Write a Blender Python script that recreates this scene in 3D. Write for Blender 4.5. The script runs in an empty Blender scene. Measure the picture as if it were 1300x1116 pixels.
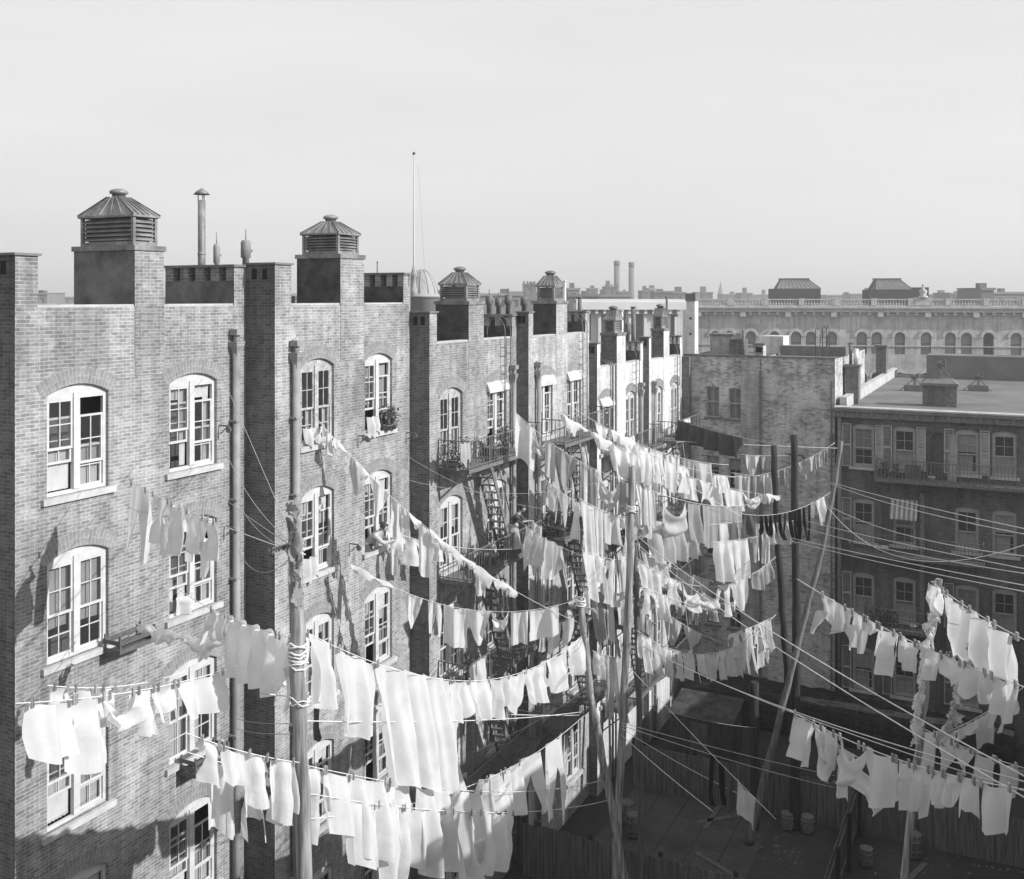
import bpy, math, random
from mathutils import Vector, Matrix
R=math.radians
sc=bpy.context.scene
COL=sc.collection
# ---------------------------------------------------------------- frame of the place
F,HZ,CX=1280.0,378.0,650.0          # the photograph's focal length, eye level and centre, in its own pixels
GZ=-19.5                            # yard level below the roof where the camera stands
DX,DY=.4472136,.8944272             # direction of the tenement row
NX,NY=.8944272,-.4472136            # out of the row, towards the yard
def W(px,py,Y): return Vector(((px-CX)/F*Y,Y,(HZ-py)/F*Y))
def SN(s,n,z=0): return Vector((DX*s+NX*n,DY*s+NY*n,z))
def s_at(px,n):
    t=(px-CX)/F; Y=n/(NX*t+NY); return Y*(DX*t+DY)
def n_at(px,s):
    t=(px-CX)/F; return s*(t*DY-DX)/(NX-t*NY)
# ---------------------------------------------------------------- materials (all neutral: the place is seen in black and white)
MATS={}
def _m(name):
    m=bpy.data.materials.new(name); m.use_nodes=True; nt=m.node_tree
    return m,nt,nt.nodes['Principled BSDF']
def g3(v): return (v,v,v,1)
def plain(name,c,rough=.8,var=.25,scale=3,metal=0,bump=0,co='Object',fine=0,spec=.3):
    if name in MATS: return MATS[name]
    m,nt,b=_m(name); N=nt.nodes; L=nt.links
    tc=N.new('ShaderNodeTexCoord'); no=N.new('ShaderNodeTexNoise'); no.inputs['Scale'].default_value=scale; no.inputs['Detail'].default_value=8; no.inputs['Roughness'].default_value=.65
    L.new(tc.outputs[co],no.inputs['Vector'])
    rp=N.new('ShaderNodeMapRange'); rp.inputs['From Min'].default_value=.3; rp.inputs['From Max'].default_value=.7
    rp.inputs['To Min'].default_value=c*(1-var); rp.inputs['To Max'].default_value=c*(1+var)
    L.new(no.outputs['Fac'],rp.inputs['Value']); L.new(rp.outputs['Result'],b.inputs['Base Color'])
    b.inputs['Roughness'].default_value=rough; b.inputs['Metallic'].default_value=metal; b.inputs['Specular IOR Level'].default_value=spec
    if bump:
        bm=N.new('ShaderNodeBump'); bm.inputs['Strength'].default_value=bump; bm.inputs['Distance'].default_value=.03
        n2=N.new('ShaderNodeTexNoise'); n2.inputs['Scale'].default_value=fine or scale*6; n2.inputs['Detail'].default_value=6
        L.new(tc.outputs[co],n2.inputs['Vector']); L.new(n2.outputs['Fac'],bm.inputs['Height']); L.new(bm.outputs['Normal'],b.inputs['Normal'])
    MATS[name]=m; return m
def brick(name,c1,c2,mort,bw=.215,rh=.075,stain=.35,pale=.12,palec=.6,ms=.008,rot=False,seed=0,soot=0,pscale=1.1,plo=None,phi=None):
    if name in MATS: return MATS[name]
    m,nt,b=_m(name); N=nt.nodes; L=nt.links
    tc=N.new('ShaderNodeTexCoord'); mp=N.new('ShaderNodeMapping'); L.new(tc.outputs['UV'],mp.inputs['Vector'])
    # courses are never dead straight: wobble the coordinates a little
    wn=N.new('ShaderNodeTexNoise'); wn.inputs['Scale'].default_value=1.7; L.new(tc.outputs['UV'],wn.inputs['Vector'])
    vs=N.new('ShaderNodeVectorMath'); vs.operation='SCALE'; vs.inputs['Scale'].default_value=.03; L.new(wn.outputs['Color'],vs.inputs[0])
    va=N.new('ShaderNodeVectorMath'); L.new(mp.outputs['Vector'],va.inputs[0]); L.new(vs.outputs['Vector'],va.inputs[1])
    bt=N.new('ShaderNodeTexBrick'); L.new(va.outputs['Vector'],bt.inputs['Vector'])
    bt.inputs['Scale'].default_value=1; bt.inputs['Brick Width'].default_value=bw; bt.inputs['Row Height'].default_value=rh
    bt.inputs['Mortar Size'].default_value=ms; bt.inputs['Mortar Smooth'].default_value=.3; bt.inputs['Bias'].default_value=-.1
    bt.inputs['Color1'].default_value=g3(c1); bt.inputs['Color2'].default_value=g3(c2); bt.inputs['Mortar'].default_value=g3(mort)
    def noise(sc_,lo,hi,a,b_,off,det=7,stretch=None):
        n=N.new('ShaderNodeTexNoise'); n.inputs['Scale'].default_value=sc_; n.inputs['Detail'].default_value=det; n.inputs['Roughness'].default_value=.7
        q=N.new('ShaderNodeMapping'); q.inputs['Location'].default_value=(off+seed*7.3,off*2,off)
        if stretch: q.inputs['Scale'].default_value=stretch
        L.new(tc.outputs['UV'],q.inputs['Vector']); L.new(q.outputs['Vector'],n.inputs['Vector'])
        r=N.new('ShaderNodeMapRange'); r.inputs['From Min'].default_value=lo; r.inputs['From Max'].default_value=hi; r.inputs['To Min'].default_value=a; r.inputs['To Max'].default_value=b_
        L.new(n.outputs['Fac'],r.inputs['Value']); return r.outputs['Result']
    def mul(a_,f):
        x=N.new('ShaderNodeMix'); x.data_type='RGBA'; x.blend_type='MULTIPLY'; x.inputs['Factor'].default_value=1
        L.new(a_,x.inputs['A']); L.new(f,x.inputs['B']); return x.outputs['Result']
    c=mul(bt.outputs['Color'],noise(.55,.3,.7,1-stain,1+stain*.5,3,stretch=(1,.55,1)))
    c=mul(c,noise(9,.3,.7,.84,1.14,9,3,stretch=(1,2.4,1)))
    c=mul(c,noise(1.2,.42,.72,1.08,.62,21,7,stretch=(3.0,.16,1)))
    c=mul(c,noise(.33,.42,.60,.84,1.10,33,5)); c=mul(c,noise(3.1,.55,.70,1.0,.70,41,8,stretch=(1,.6,1)))
    x=N.new('ShaderNodeMix'); x.data_type='RGBA'; L.new(c,x.inputs['A']); x.inputs['B'].default_value=g3(palec)
    f=noise(pscale,plo or .62-pale*.6,phi or .80-pale*.4,0,.8,14,9)
    gr=noise(16,.35,.62,.15,1,5,4)
    mm=N.new('ShaderNodeMath'); mm.operation='MULTIPLY'; L.new(f,mm.inputs[0]); L.new(gr,mm.inputs[1])
    L.new(mm.outputs[0],x.inputs['Factor'])
    L.new(x.outputs['Result'],b.inputs['Base Color'])
    b.inputs['Roughness'].default_value=.92; b.inputs['Specular IOR Level'].default_value=.15
    bm=N.new('ShaderNodeBump'); bm.inputs['Strength'].default_value=.5; bm.inputs['Distance'].default_value=.012
    L.new(bt.outputs['Fac'],bm.inputs['Height']); bm.invert=True; L.new(bm.outputs['Normal'],b.inputs['Normal'])
    MATS[name]=m; return m
def cloth(name,c,trans=.3,stripes=0,c2=0):
    if name in MATS: return MATS[name]
    m,nt,b=_m(name); N=nt.nodes; L=nt.links
    tc=N.new('ShaderNodeTexCoord'); no=N.new('ShaderNodeTexNoise'); no.inputs['Scale'].default_value=2.2; no.inputs['Detail'].default_value=6
    L.new(tc.outputs['Object'],no.inputs['Vector'])
    rp=N.new('ShaderNodeMapRange'); rp.inputs['From Min'].default_value=.3; rp.inputs['From Max'].default_value=.7; rp.inputs['To Min'].default_value=c*.86; rp.inputs['To Max'].default_value=min(.86,c*1.07)
    L.new(no.outputs['Fac'],rp.inputs['Value']); col=rp.outputs['Result']
    if stripes:
        wv=N.new('ShaderNodeTexWave'); wv.inputs['Scale'].default_value=stripes; wv.wave_profile='SIN'; L.new(tc.outputs['UV'],wv.inputs['Vector'])
        r2=N.new('ShaderNodeMapRange'); r2.inputs['From Min'].default_value=.45; r2.inputs['From Max'].default_value=.6; L.new(wv.outputs['Fac'],r2.inputs['Value'])
        mx=N.new('ShaderNodeMix'); mx.data_type='RGBA'; L.new(r2.outputs['Result'],mx.inputs['Factor']); L.new(col,mx.inputs['A']); mx.inputs['B'].default_value=g3(c2); col=mx.outputs['Result']
    L.new(col,b.inputs['Base Color']); b.inputs['Roughness'].default_value=.95; b.inputs['Specular IOR Level'].default_value=.1
    n2=N.new('ShaderNodeTexNoise'); n2.inputs['Scale'].default_value=5; n2.inputs['Detail'].default_value=4; L.new(tc.outputs['Object'],n2.inputs['Vector'])
    bm=N.new('ShaderNodeBump'); bm.inputs['Strength'].default_value=.55; bm.inputs['Distance'].default_value=.04; L.new(n2.outputs['Fac'],bm.inputs['Height']); L.new(bm.outputs['Normal'],b.inputs['Normal'])
    tr=N.new('ShaderNodeBsdfTranslucent'); L.new(col,tr.inputs['Color'])
    ms=N.new('ShaderNodeMixShader'); ms.inputs[0].default_value=trans; L.new(b.outputs[0],ms.inputs[1]); L.new(tr.outputs[0],ms.inputs[2])
    L.new(ms.outputs[0],N['Material Output'].inputs['Surface'])
    MATS[name]=m; return m
def wood(name,c,var=.45):
    if name in MATS: return MATS[name]
    m,nt,b=_m(name); N=nt.nodes; L=nt.links
    tc=N.new('ShaderNodeTexCoord'); mp=N.new('ShaderNodeMapping'); mp.inputs['Scale'].default_value=(14,14,.9); L.new(tc.outputs['Object'],mp.inputs['Vector'])
    no=N.new('ShaderNodeTexNoise'); no.inputs['Scale'].default_value=1; no.inputs['Detail'].default_value=7; L.new(mp.outputs['Vector'],no.inputs['Vector'])
    rp=N.new('ShaderNodeMapRange'); rp.inputs['From Min'].default_value=.3; rp.inputs['From Max'].default_value=.7; rp.inputs['To Min'].default_value=c*(1-var); rp.inputs['To Max'].default_value=c*(1+var)
    L.new(no.outputs['Fac'],rp.inputs['Value']); L.new(rp.outputs['Result'],b.inputs['Base Color']); b.inputs['Roughness'].default_value=.85; b.inputs['Specular IOR Level'].default_value=.2
    bm=N.new('ShaderNodeBump'); bm.inputs['Strength'].default_value=.6; bm.inputs['Distance'].default_value=.02; L.new(no.outputs['Fac'],bm.inputs['Height']); L.new(bm.outputs['Normal'],b.inputs['Normal'])
    MATS[name]=m; return m
def glass(name='window_glass'):
    if name in MATS: return MATS[name]
    m,nt,b=_m(name); N=nt.nodes; L=nt.links
    tr=N.new('ShaderNodeBsdfTransparent'); tr.inputs[0].default_value=g3(.97)
    b.inputs['Base Color'].default_value=g3(.12); b.inputs['Roughness'].default_value=.10; b.inputs['Specular IOR Level'].default_value=.9
    tc=N.new('ShaderNodeTexCoord'); n2=N.new('ShaderNodeTexNoise'); n2.inputs['Scale'].default_value=2.5; L.new(tc.outputs['Object'],n2.inputs['Vector'])
    bm=N.new('ShaderNodeBump'); bm.inputs['Strength'].default_value=.25; bm.inputs['Distance'].default_value=.02; L.new(n2.outputs['Fac'],bm.inputs['Height']); L.new(bm.outputs['Normal'],b.inputs['Normal'])
    ms=N.new('ShaderNodeMixShader'); ms.inputs[0].default_value=.80; L.new(b.outputs[0],ms.inputs[1]); L.new(tr.outputs[0],ms.inputs[2]); L.new(ms.outputs[0],N['Material Output'].inputs['Surface'])
    MATS[name]=m; return m
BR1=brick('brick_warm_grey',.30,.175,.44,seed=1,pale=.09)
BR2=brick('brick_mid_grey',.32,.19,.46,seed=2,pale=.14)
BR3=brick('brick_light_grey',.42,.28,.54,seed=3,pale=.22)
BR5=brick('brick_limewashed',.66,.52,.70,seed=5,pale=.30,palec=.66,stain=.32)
BRD=brick('brick_soot_and_shade',.17,.10,.22,seed=7,pale=-.1,stain=.4,palec=.3)  # darker copy of the row brick: flank shade in its colour, some soot
BRK=brick('brick_whitewash_worn',.56,.20,.44,seed=9,pale=.42,palec=.62,stain=.45,pscale=1.3,plo=.45,phi=.58)
BRR=brick('brick_drab_dark',.15,.10,.18,seed=11,pale=-.02,palec=.35,stain=.4)  # drab dark brick of the right-hand house
ARCH=brick('brick_arch',.31,.23,.42,bw=.3,rh=.085,seed=4,pale=.02)
TAR_SHADE=plain('tar_shade_dark',.06,.85,.75,2.3,bump=.7,fine=5)  # tar, and the shade of unlit shaft and stack sides put into colour
RENDER_SHADE=plain('patchy_shade_render',.13,.9,.6,1.6,bump=.7,fine=7)  # darker coat for the nearest shaft and stack sides, their shade painted in
ROOF=plain('tar_roof',.16,.9,.25,.5,bump=.2)
ROOFL=plain('pale_gravel_roof',.15,.9,.35,.35,bump=.3)
STONE=plain('sandstone',.42,.85,.25,2,bump=.3)
STONED=plain('sooty_stone',.16,.85,.3,2,bump=.3)
WHITE=plain('white_paint',.50,.6,.14,4)
WORN=plain('worn_white_paint',.36,.8,.45,7)
GREYP=plain('grey_paint',.34,.6,.25,4)
DARKP=plain('dark_paint',.10,.6,.3,5)
IRON=plain('wrought_iron',.15,.6,.4,9)
IRONR=plain('rusty_iron',.14,.8,.5,9)
TIN=plain('zinc_sheet',.21,.55,.55,2.6,metal=.3,bump=.3,fine=6)
PIPE=plain('painted_pipe',.24,.6,.35,1.2)
PIPEL=plain('bright_galvanised_pipe',.6,.45,.2,2,metal=.3)
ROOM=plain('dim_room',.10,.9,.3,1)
CURT=cloth('lace_curtain',.72,.35)
SHADE=cloth('roller_blind',.42,.3)
WOODF=wood('fence_boards',.12)
POLE=wood('weathered_pole',.25,.7)
POLED=wood('tarry_pole',.035,.5)
ROPE=plain('cotton_rope',.62,.9,.2,10)
ROPED=plain('old_rope',.34,.9,.3,10)
GLASS=glass()
FLUE=plain('flue_soot',.012,.95,.3,3)
CL={'white':cloth('linen_white',.77,.46),'cream':cloth('linen_cream',.66,.46),'pale grey':cloth('linen_pale_grey',.58,.45),'grey':cloth('cotton_grey',.36,.35),
 'dark grey':cloth('wool_dark_grey',.085,.12),'black':cloth('wool_black',.012,.05),'striped':cloth('cotton_striped',.70,.3,1.6,.30),'checked':cloth('cotton_checked',.5,.3,3.0,.36)}
# ---------------------------------------------------------------- mesh builder
class MB:
    def __init__(s): s.v=[];s.f=[];s.uv=None;s.sm=[]
    def quad(s,*p,smooth=False):
        i=len(s.v); s.v+= [tuple(q) for q in p]; s.f.append(tuple(range(i,i+len(p)))); s.sm.append(smooth); return s
    def box(s,x0,x1,y0,y1,z0,z1,skip=''):
        if x0>x1:x0,x1=x1,x0
        if y0>y1:y0,y1=y1,y0
        if z0>z1:z0,z1=z1,z0
        i=len(s.v); s.v+=[(x0,y0,z0),(x1,y0,z0),(x1,y1,z0),(x0,y1,z0),(x0,y0,z1),(x1,y0,z1),(x1,y1,z1),(x0,y1,z1)]
        fs={'b':(0,3,2,1),'t':(4,5,6,7),'f':(0,1,5,4),'r':(1,2,6,5),'k':(2,3,7,6),'l':(3,0,4,7)}
        for k,f in fs.items():
            if k in skip: continue
            s.f.append(tuple(i+j for j in f)); s.sm.append(False)
        return s
    def bar(s,a,b,w,h=None,up=(0,0,1)):
        a=Vector(a);b=Vector(b);h=h or w; d=(b-a)
        if d.length<1e-6:return s
        d.normalize(); u=Vector(up)
        if abs(d.dot(u))>.98:u=Vector((1,0,0))
        sd=d.cross(u).normalized(); u=sd.cross(d).normalized(); i=len(s.v)
        for p in (a,b):
            for (m,n) in ((-1,-1),(1,-1),(1,1),(-1,1)): s.v.append(tuple(p+sd*m*w/2+u*n*h/2))
        for f in ((0,1,2,3),(7,6,5,4),(0,4,5,1),(1,5,6,2),(2,6,7,3),(3,7,4,0)): s.f.append(tuple(i+j for j in f)); s.sm.append(False)
        return s
    def tube(s,pts,r,n=8,cap=True,smooth=True):
        pts=[Vector(p) for p in pts]; rr=r if isinstance(r,(list,tuple)) else [r]*len(pts); i0=len(s.v); pv=None
        for k,p in enumerate(pts):
            d=(pts[min(k+1,len(pts)-1)]-pts[max(k-1,0)]); d=d.normalized() if d.length>1e-9 else Vector((0,0,1))
            u=pv if pv is not None else (Vector((0,0,1)) if abs(d.z)<.9 else Vector((1,0,0)))
            sd=d.cross(u).normalized(); u=sd.cross(d).normalized(); pv=u
            for j in range(n):
                a=2*math.pi*j/n; s.v.append(tuple(p+(sd*math.cos(a)+u*math.sin(a))*rr[k]))
        for k in range(len(pts)-1):
            for j in range(n):
                a=i0+k*n+j;b=i0+k*n+(j+1)%n; s.f.append((a,b,b+n,a+n)); s.sm.append(smooth)
        if cap:
            s.f.append(tuple(i0+j for j in range(n))[::-1]); s.sm.append(False)
            s.f.append(tuple(i0+(len(pts)-1)*n+j for j in range(n))); s.sm.append(False)
        return s
    def lathe(s,prof,c=(0,0,0),n=16,smooth=True,rot=0):
        i0=len(s.v)
        for (r,z) in prof:
            for j in range(n):
                a=2*math.pi*j/n+rot; s.v.append((c[0]+r*math.cos(a),c[1]+r*math.sin(a),c[2]+z))
        for k in range(len(prof)-1):
            for j in range(n):
                a=i0+k*n+j;b=i0+k*n+(j+1)%n; s.f.append((a,b,b+n,a+n)); s.sm.append(smooth)
        s.f.append(tuple(i0+j for j in range(n))[::-1]); s.sm.append(False)
        s.f.append(tuple(i0+(len(prof)-1)*n+j for j in range(n))); s.sm.append(False)
        return s
    def grid(s,P,smooth=True,uv=None):
        i0=len(s.v); ny=len(P); nx=len(P[0])
        for r in P:
            for p in r: s.v.append(tuple(p))
        if uv is not None:
            if s.uv is None: s.uv={}
            for j in range(ny):
                for i in range(nx): s.uv[i0+j*nx+i]=uv[j][i]
        for j in range(ny-1):
            for i in range(nx-1): s.f.append((i0+j*nx+i,i0+j*nx+i+1,i0+(j+1)*nx+i+1,i0+(j+1)*nx+i)); s.sm.append(smooth)
        return s
    def mesh(s,name,mat,uvoff=(0,0)):
        me=bpy.data.meshes.new(name); me.from_pydata(s.v,[],s.f); me.update()
        me.polygons.foreach_set('use_smooth',s.sm)
        ul=me.uv_layers.new(name='UVMap'); d=ul.data
        for p in me.polygons:
            n=p.normal; ax=abs(n.x);ay=abs(n.y);az=abs(n.z)
            for li in p.loop_indices:
                vi=me.loops[li].vertex_index; v=s.v[vi]
                if s.uv and vi in s.uv: u=s.uv[vi]
                elif az>.8: u=(v[0],v[1])
                elif ay>=ax: u=(v[0]+uvoff[0],v[2]+uvoff[1])
                else: u=(v[1]+uvoff[0]+.1,v[2]+uvoff[1])
                d[li].uv=u
        me.materials.append(mat); return me
    def obj(s,name,mat,parent=None,loc=None,uvoff=(0,0)):
        me=s.mesh(name,mat,uvoff); o=bpy.data.objects.new(name,me); COL.objects.link(o)
        if parent is not None:o.parent=parent
        if loc is not None:o.location=loc
        return o
def tag(o,label,cat,group=None,kind=None):
    if label:o['label']=label
    if cat:o['category']=cat
    if group:o['group']=group
    if kind:o['kind']=kind
    return o
def thing(name,label,cat,loc=(0,0,0),rz=0,group=None):
    o=bpy.data.objects.new(name,None); COL.objects.link(o); o.location=loc; o.rotation_euler=(0,0,rz); o.empty_display_size=.3
    return tag(o,label,cat,group)
def copy_tree(o,parent=None):
    c=o.copy(); COL.objects.link(c); c.parent=parent
    for ch in [x for x in KIDS(o)]: copy_tree(ch,c)
    return c
def KIDS(o): return [x for x in list(COL.objects) if x.parent==o]
ROWROT=math.atan2(DY,DX)     # local x along the row, local y into the building
FACEROT=math.atan2(NY,NX)    # local x across the yard, local y away from the camera
# ---------------------------------------------------------------- walls with arched openings
def arch_z(x,cx,w,zt,rise):
    # zt: crown height; returns underside of the arch at x
    if rise<=0:return zt
    r=(w*w/4+rise*rise)/(2*rise); return zt-r+math.sqrt(max(0,r*r-(x-cx)**2))
def facade(mb,x0,x1,z0,z1,ops,y=0.0,rev=.16,seg=8):
    cols={}
    for o in ops: cols.setdefault((round(o[0],3),round(o[1],3)),[]).append(o)
    xs=x0
    for (cx,w) in sorted(cols):
        a,b=cx-w/2,cx+w/2
        if a>xs: mb.quad((xs,y,z0),(a,y,z0),(a,y,z1),(xs,y,z1))
        st=sorted(cols[(cx,w)],key=lambda o:o[2]); zb=z0
        prev=None
        X=[a+(b-a)*i/seg for i in range(seg+1)]
        for k,o in enumerate(st+[None]):
            top=z1 if o is None else o[2]
            if prev is None: mb.quad((a,y,z0),(b,y,z0),(b,y,top),(a,y,top))
            else:
                _,_,pb,pt,pr=prev
                for i in range(seg):
                    mb.quad((X[i],y,arch_z(X[i],cx,w,pt,pr)),(X[i+1],y,arch_z(X[i+1],cx,w,pt,pr)),(X[i+1],y,top),(X[i],y,top))
            if o is not None:
                _,_,ob,ot,orr=o; zs=arch_z(a,cx,w,ot,orr)
                mb.quad((a,y,ob),(a,y+rev,ob),(a,y+rev,zs),(a,y,zs)); mb.quad((b,y,zs),(b,y+rev,zs),(b,y+rev,ob),(b,y,ob))
                mb.quad((a,y,ob),(b,y,ob),(b,y+rev,ob),(a,y+rev,ob))
                for i in range(seg):
                    p,q=arch_z(X[i],cx,w,ot,orr),arch_z(X[i+1],cx,w,ot,orr)
                    mb.quad((X[i+1],y,q),(X[i],y,p),(X[i],y+rev,p),(X[i+1],y+rev,q))
            prev=o
        xs=b
    if xs<x1: mb.quad((xs,y,z0),(x1,y,z0),(x1,y,z1),(xs,y,z1))
# ---------------------------------------------------------------- windows: built once per size, then copied
WIN={}
def window_meshes(w,h,rise):
    key=(w,h,rise)
    if key in WIN:return WIN[key]
    d={}
    y0,y1=.08,.15; j=.075; mu=.15
    fr=MB(); zs=h-rise
    fr.box(-w/2,-w/2+j,y0,y1,0,zs); fr.box(w/2-j,w/2,y0,y1,0,zs); fr.box(-w/2+j,w/2-j,y0,y1,0,.07)
    # arched head panel
    seg=10; X=[-w/2+w*i/seg for i in range(seg+1)]; zb=zs-.10
    for i in range(seg):
        a,b=X[i],X[i+1]; za,zb2=arch_z(a,0,w,h,rise),arch_z(b,0,w,h,rise)
        fr.quad((a,y0+.002,zb),(b,y0+.002,zb),(b,y0+.002,zb2),(a,y0+.002,za))
    fr.quad((-w/2,y0+.002,zb),(w/2,y0+.002,zb),(w/2,y1,zb),(-w/2,y1,zb))
    double=w>1.1
    if double: fr.box(-mu/2,mu/2,y0-.03,y1,.07,zb+.12)
    halves=[(-w/2+j,-mu/2),(mu/2,w/2-j)] if double else [(-w/2+j,w/2-j)]
    gl=MB(); op=MB(); opg=MB()
    zm=.07+(zb-.07)*.47
    def sash(m,g,a,b,z0,z1,y,nv,nh=2):
        t=.045
        m.box(a,a+t,y,y+.035,z0,z1); m.box(b-t,b,y,y+.035,z0,z1); m.box(a+t,b-t,y,y+.035,z0,z0+t*1.2); m.box(a+t,b-t,y,y+.035,z1-t,z1)
        for k in range(1,nv): xx=a+(b-a)*k/nv; m.box(xx-.011,xx+.011,y+.004,y+.03,z0+t,z1-t)
        for k in range(1,nh): zz=z0+(z1-z0)*k/nh; m.box(a+t,b-t,y+.006,y+.028,zz-.011,zz+.011)
        g.quad((a+t,y+.018,z0+t),(b-t,y+.018,z0+t),(b-t,y+.018,z1-t),(a+t,y+.018,z1-t))
    import copy
    fo=copy.deepcopy(fr); go=MB()
    for i,(a,b) in enumerate(halves):
        nv=2
        sash(fr,gl,a,b,.07,zm,y0+.045,nv); sash(fr,gl,a,b,zm-.03,zb,y0+.008,nv)
        if i==0: sash(fo,go,a,b,.62,zm+.62,y0+.045,nv); sash(fo,go,a,b,zm-.03,zb,y0+.008,nv)
        else: sash(fo,go,a,b,.07,zm,y0+.045,nv); sash(fo,go,a,b,zm-.03-.35,zb-.35,y0+.008,nv)
    d['frame']=fr.mesh('window',WHITE); d['glass']=gl.mesh('pane',GLASS)
    d['frame_open']=fo.mesh('window',WHITE); d['glass_open']=go.mesh('pane',GLASS)
    d['frame_grey']=fr.mesh('window',GREYP); d['frame_worn']=fr.mesh('window',WORN)
    # curtains
    rnd=random.Random(int(w*100))
    d['curt']=[]
    for var in range(6):
        c=MB()
        for (a,b) in halves:
            ww=b-a
            def pan(xa,xb,za,zbb,fold=7):
                n=14; P=[];ph=rnd.random()*6
                for jz in range(5):
                    z=zbb+(za-zbb)*jz/4; P.append([(xa+(xb-xa)*i/n,.22+.018*math.sin(fold*i/n*6.28+ph)+.006*math.sin(i*2.1+jz),z) for i in range(n+1)])
                c.grid(P)
            r=rnd.random()
            if var==0: pan(a,b,.08,zm)
            elif var==1: pan(a,a+ww*.4,.08,zm*1.02,4); pan(b-ww*.35,b,.08,zm*1.02,4)
            elif var==2: pan(a,b,zb-.55-r*.25,zb,1); pan(a,a+ww*(.5+.3*r),.08,zm*.9,5)
            elif var==3: pan(a,a+ww*.28,.08,zb,3); pan(b-ww*.28,b,.08,zb,3); pan(a,b,zb-.3,zb,2)
            elif var==4: pan(a,b,.08,zm*.85)
            else: pan(a,b,zm-.1-r*.4,zb,1)
        d['curt'].append(c.mesh('curtain',SHADE if var in (5,) else CURT))
    s=MB(); s.box(-w/2-.14,w/2+.14,-.09,.10,-.13,-.002); d['sill']=s.mesh('sill',STONE); d['sillw']=s.mesh('sill',WHITE)
    ar=MB(); n=18; ri=(w*w/4+rise*rise)/(2*rise) if rise>0 else 99; ang=math.asin(min(1,(w/2)/ri)); 
    P=[];U=[]
    for k,rad in enumerate((ri+.004,ri+.34)):
        P.append([(math.sin(-ang*1.12+2*ang*1.12*i/n)*rad,-.006,h-ri+math.cos(-ang*1.12+2*ang*1.12*i/n)*rad) for i in range(n+1)])
        U.append([(k*.30+.001,(2*ang*1.12*i/n)*ri) for i in range(n+1)])
    ar.grid(P[::-1],smooth=False,uv=U[::-1]); d['arch']=ar.mesh('window_arch',ARCH)
    WIN[key]=d; return d
def add_window(parent,x,z,w,h,rise,curt=0,openw=False,grey=False,arch=True,y=0,sillw=False,sill=True):
    d=window_meshes(w,h,rise)
    fr=bpy.data.objects.new('window',d['frame_open'] if openw else d['frame_grey'] if grey else d['frame_worn'] if int(x*7+z*13)%3==0 else d['frame']); COL.objects.link(fr); fr.parent=parent; fr.location=(x,y,z)
    L=[('pane',d['glass_open'] if openw else d['glass'])]
    if sill:L.append(('sill',d['sillw'] if sillw else d['sill']))
    if curt is not None: L.append(('curtain',d['curt'][curt]))
    if arch: L.append(('window_arch',d['arch']))
    for nme,me in L:
        o=bpy.data.objects.new(nme,me); COL.objects.link(o); o.parent=fr
    if openw:fr['label']='window with its lower sash pushed up'
    return fr
# ---------------------------------------------------------------- roof furniture as parts
def louvre_cupola(parent,x0,x1,y0,y1,z,h=.55,rh=.34,ov=.045):
    m=MB(); t=.07
    m.box(x0,x1,y0,y1,z,z+.09)                                     # base curb
    m.box(x0+.12,x1-.12,y0+.12,y1-.12,z+.09,z+h-.02)               # dark core
    for (a,b) in ((x0,y0),(x1-t,y0),(x0,y1-t),(x1-t,y1-t)): m.box(a,a+t,b,b+t,z+.09,z+h)
    k=5
    for i in range(k):
        zz=z+.12+(h-.14)*i/k; e=.035
        for (p,q,r,s_) in (((x0+t,y0+.01),(x1-t,y0+.01),(x1-t,y0+.10),(x0+t,y0+.10)),((x1-.01,y0+t),(x1-.01,y1-t),(x1-.10,y1-t),(x1-.10,y0+t)),
                          ((x1-t,y1-.01),(x0+t,y1-.01),(x0+t,y1-.10),(x1-t,y1-.10)),((x0+.01,y1-t),(x0+.01,y0+t),(x0+.10,y0+t),(x0+.10,y1-t))):
            zt=zz+(h-.14)/k*.95
            m.quad((*p,zz),(*q,zz),(*r,zt),(*s_,zt)); m.quad((*p,zz+.02),(*q,zz+.02),(*q,zz),(*p,zz))
    m.box(x0-.02,x1+.02,y0-.02,y1+.02,z+h,z+h+.05)
    body=m.obj('cupola',TIN,parent)
    r=MB(); cx,cy=(x0+x1)/2,(y0+y1)/2; e=.17; zb=z+h+.05
    lo=[(x0-ov,y0-ov),(x1+ov,y0-ov),(x1+ov,y1+ov),(x0-ov,y1+ov)]; hi=[(cx-e,cy-e),(cx+e,cy-e),(cx+e,cy+e),(cx-e,cy+e)]
    for i in range(4):
        a,b=lo[i],lo[(i+1)%4]; c,d=hi[(i+1)%4],hi[i]
        r.quad((*a,zb),(*b,zb),(*c,zb+rh),(*d,zb+rh)); r.quad((*a,zb-.04),(*b,zb-.04),(*b,zb),(*a,zb))
        for q in range(0,6):                                         # standing seams
            f=q/5; p1=Vector((a[0]+(b[0]-a[0])*f,a[1]+(b[1]-a[1])*f,zb+.012)); p2=Vector((d[0]+(c[0]-d[0])*f,d[1]+(c[1]-d[1])*f,zb+rh+.012)); r.bar(p1,p2,.022,.03)
    r.quad(*[(*p,zb-.04) for p in lo[::-1]]); r.quad(*[(*p,zb+rh) for p in hi])
    r.obj('cupola_roof',TIN,body)
    f=MB(); f.lathe([(.14,0),(.15,.08),(.20,.09),(.205,.14),(.16,.175),(.08,.20),(.0,.21)],(cx,cy,zb+rh),12); f.obj('cupola_cap',TIN,body)
    return body
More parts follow.
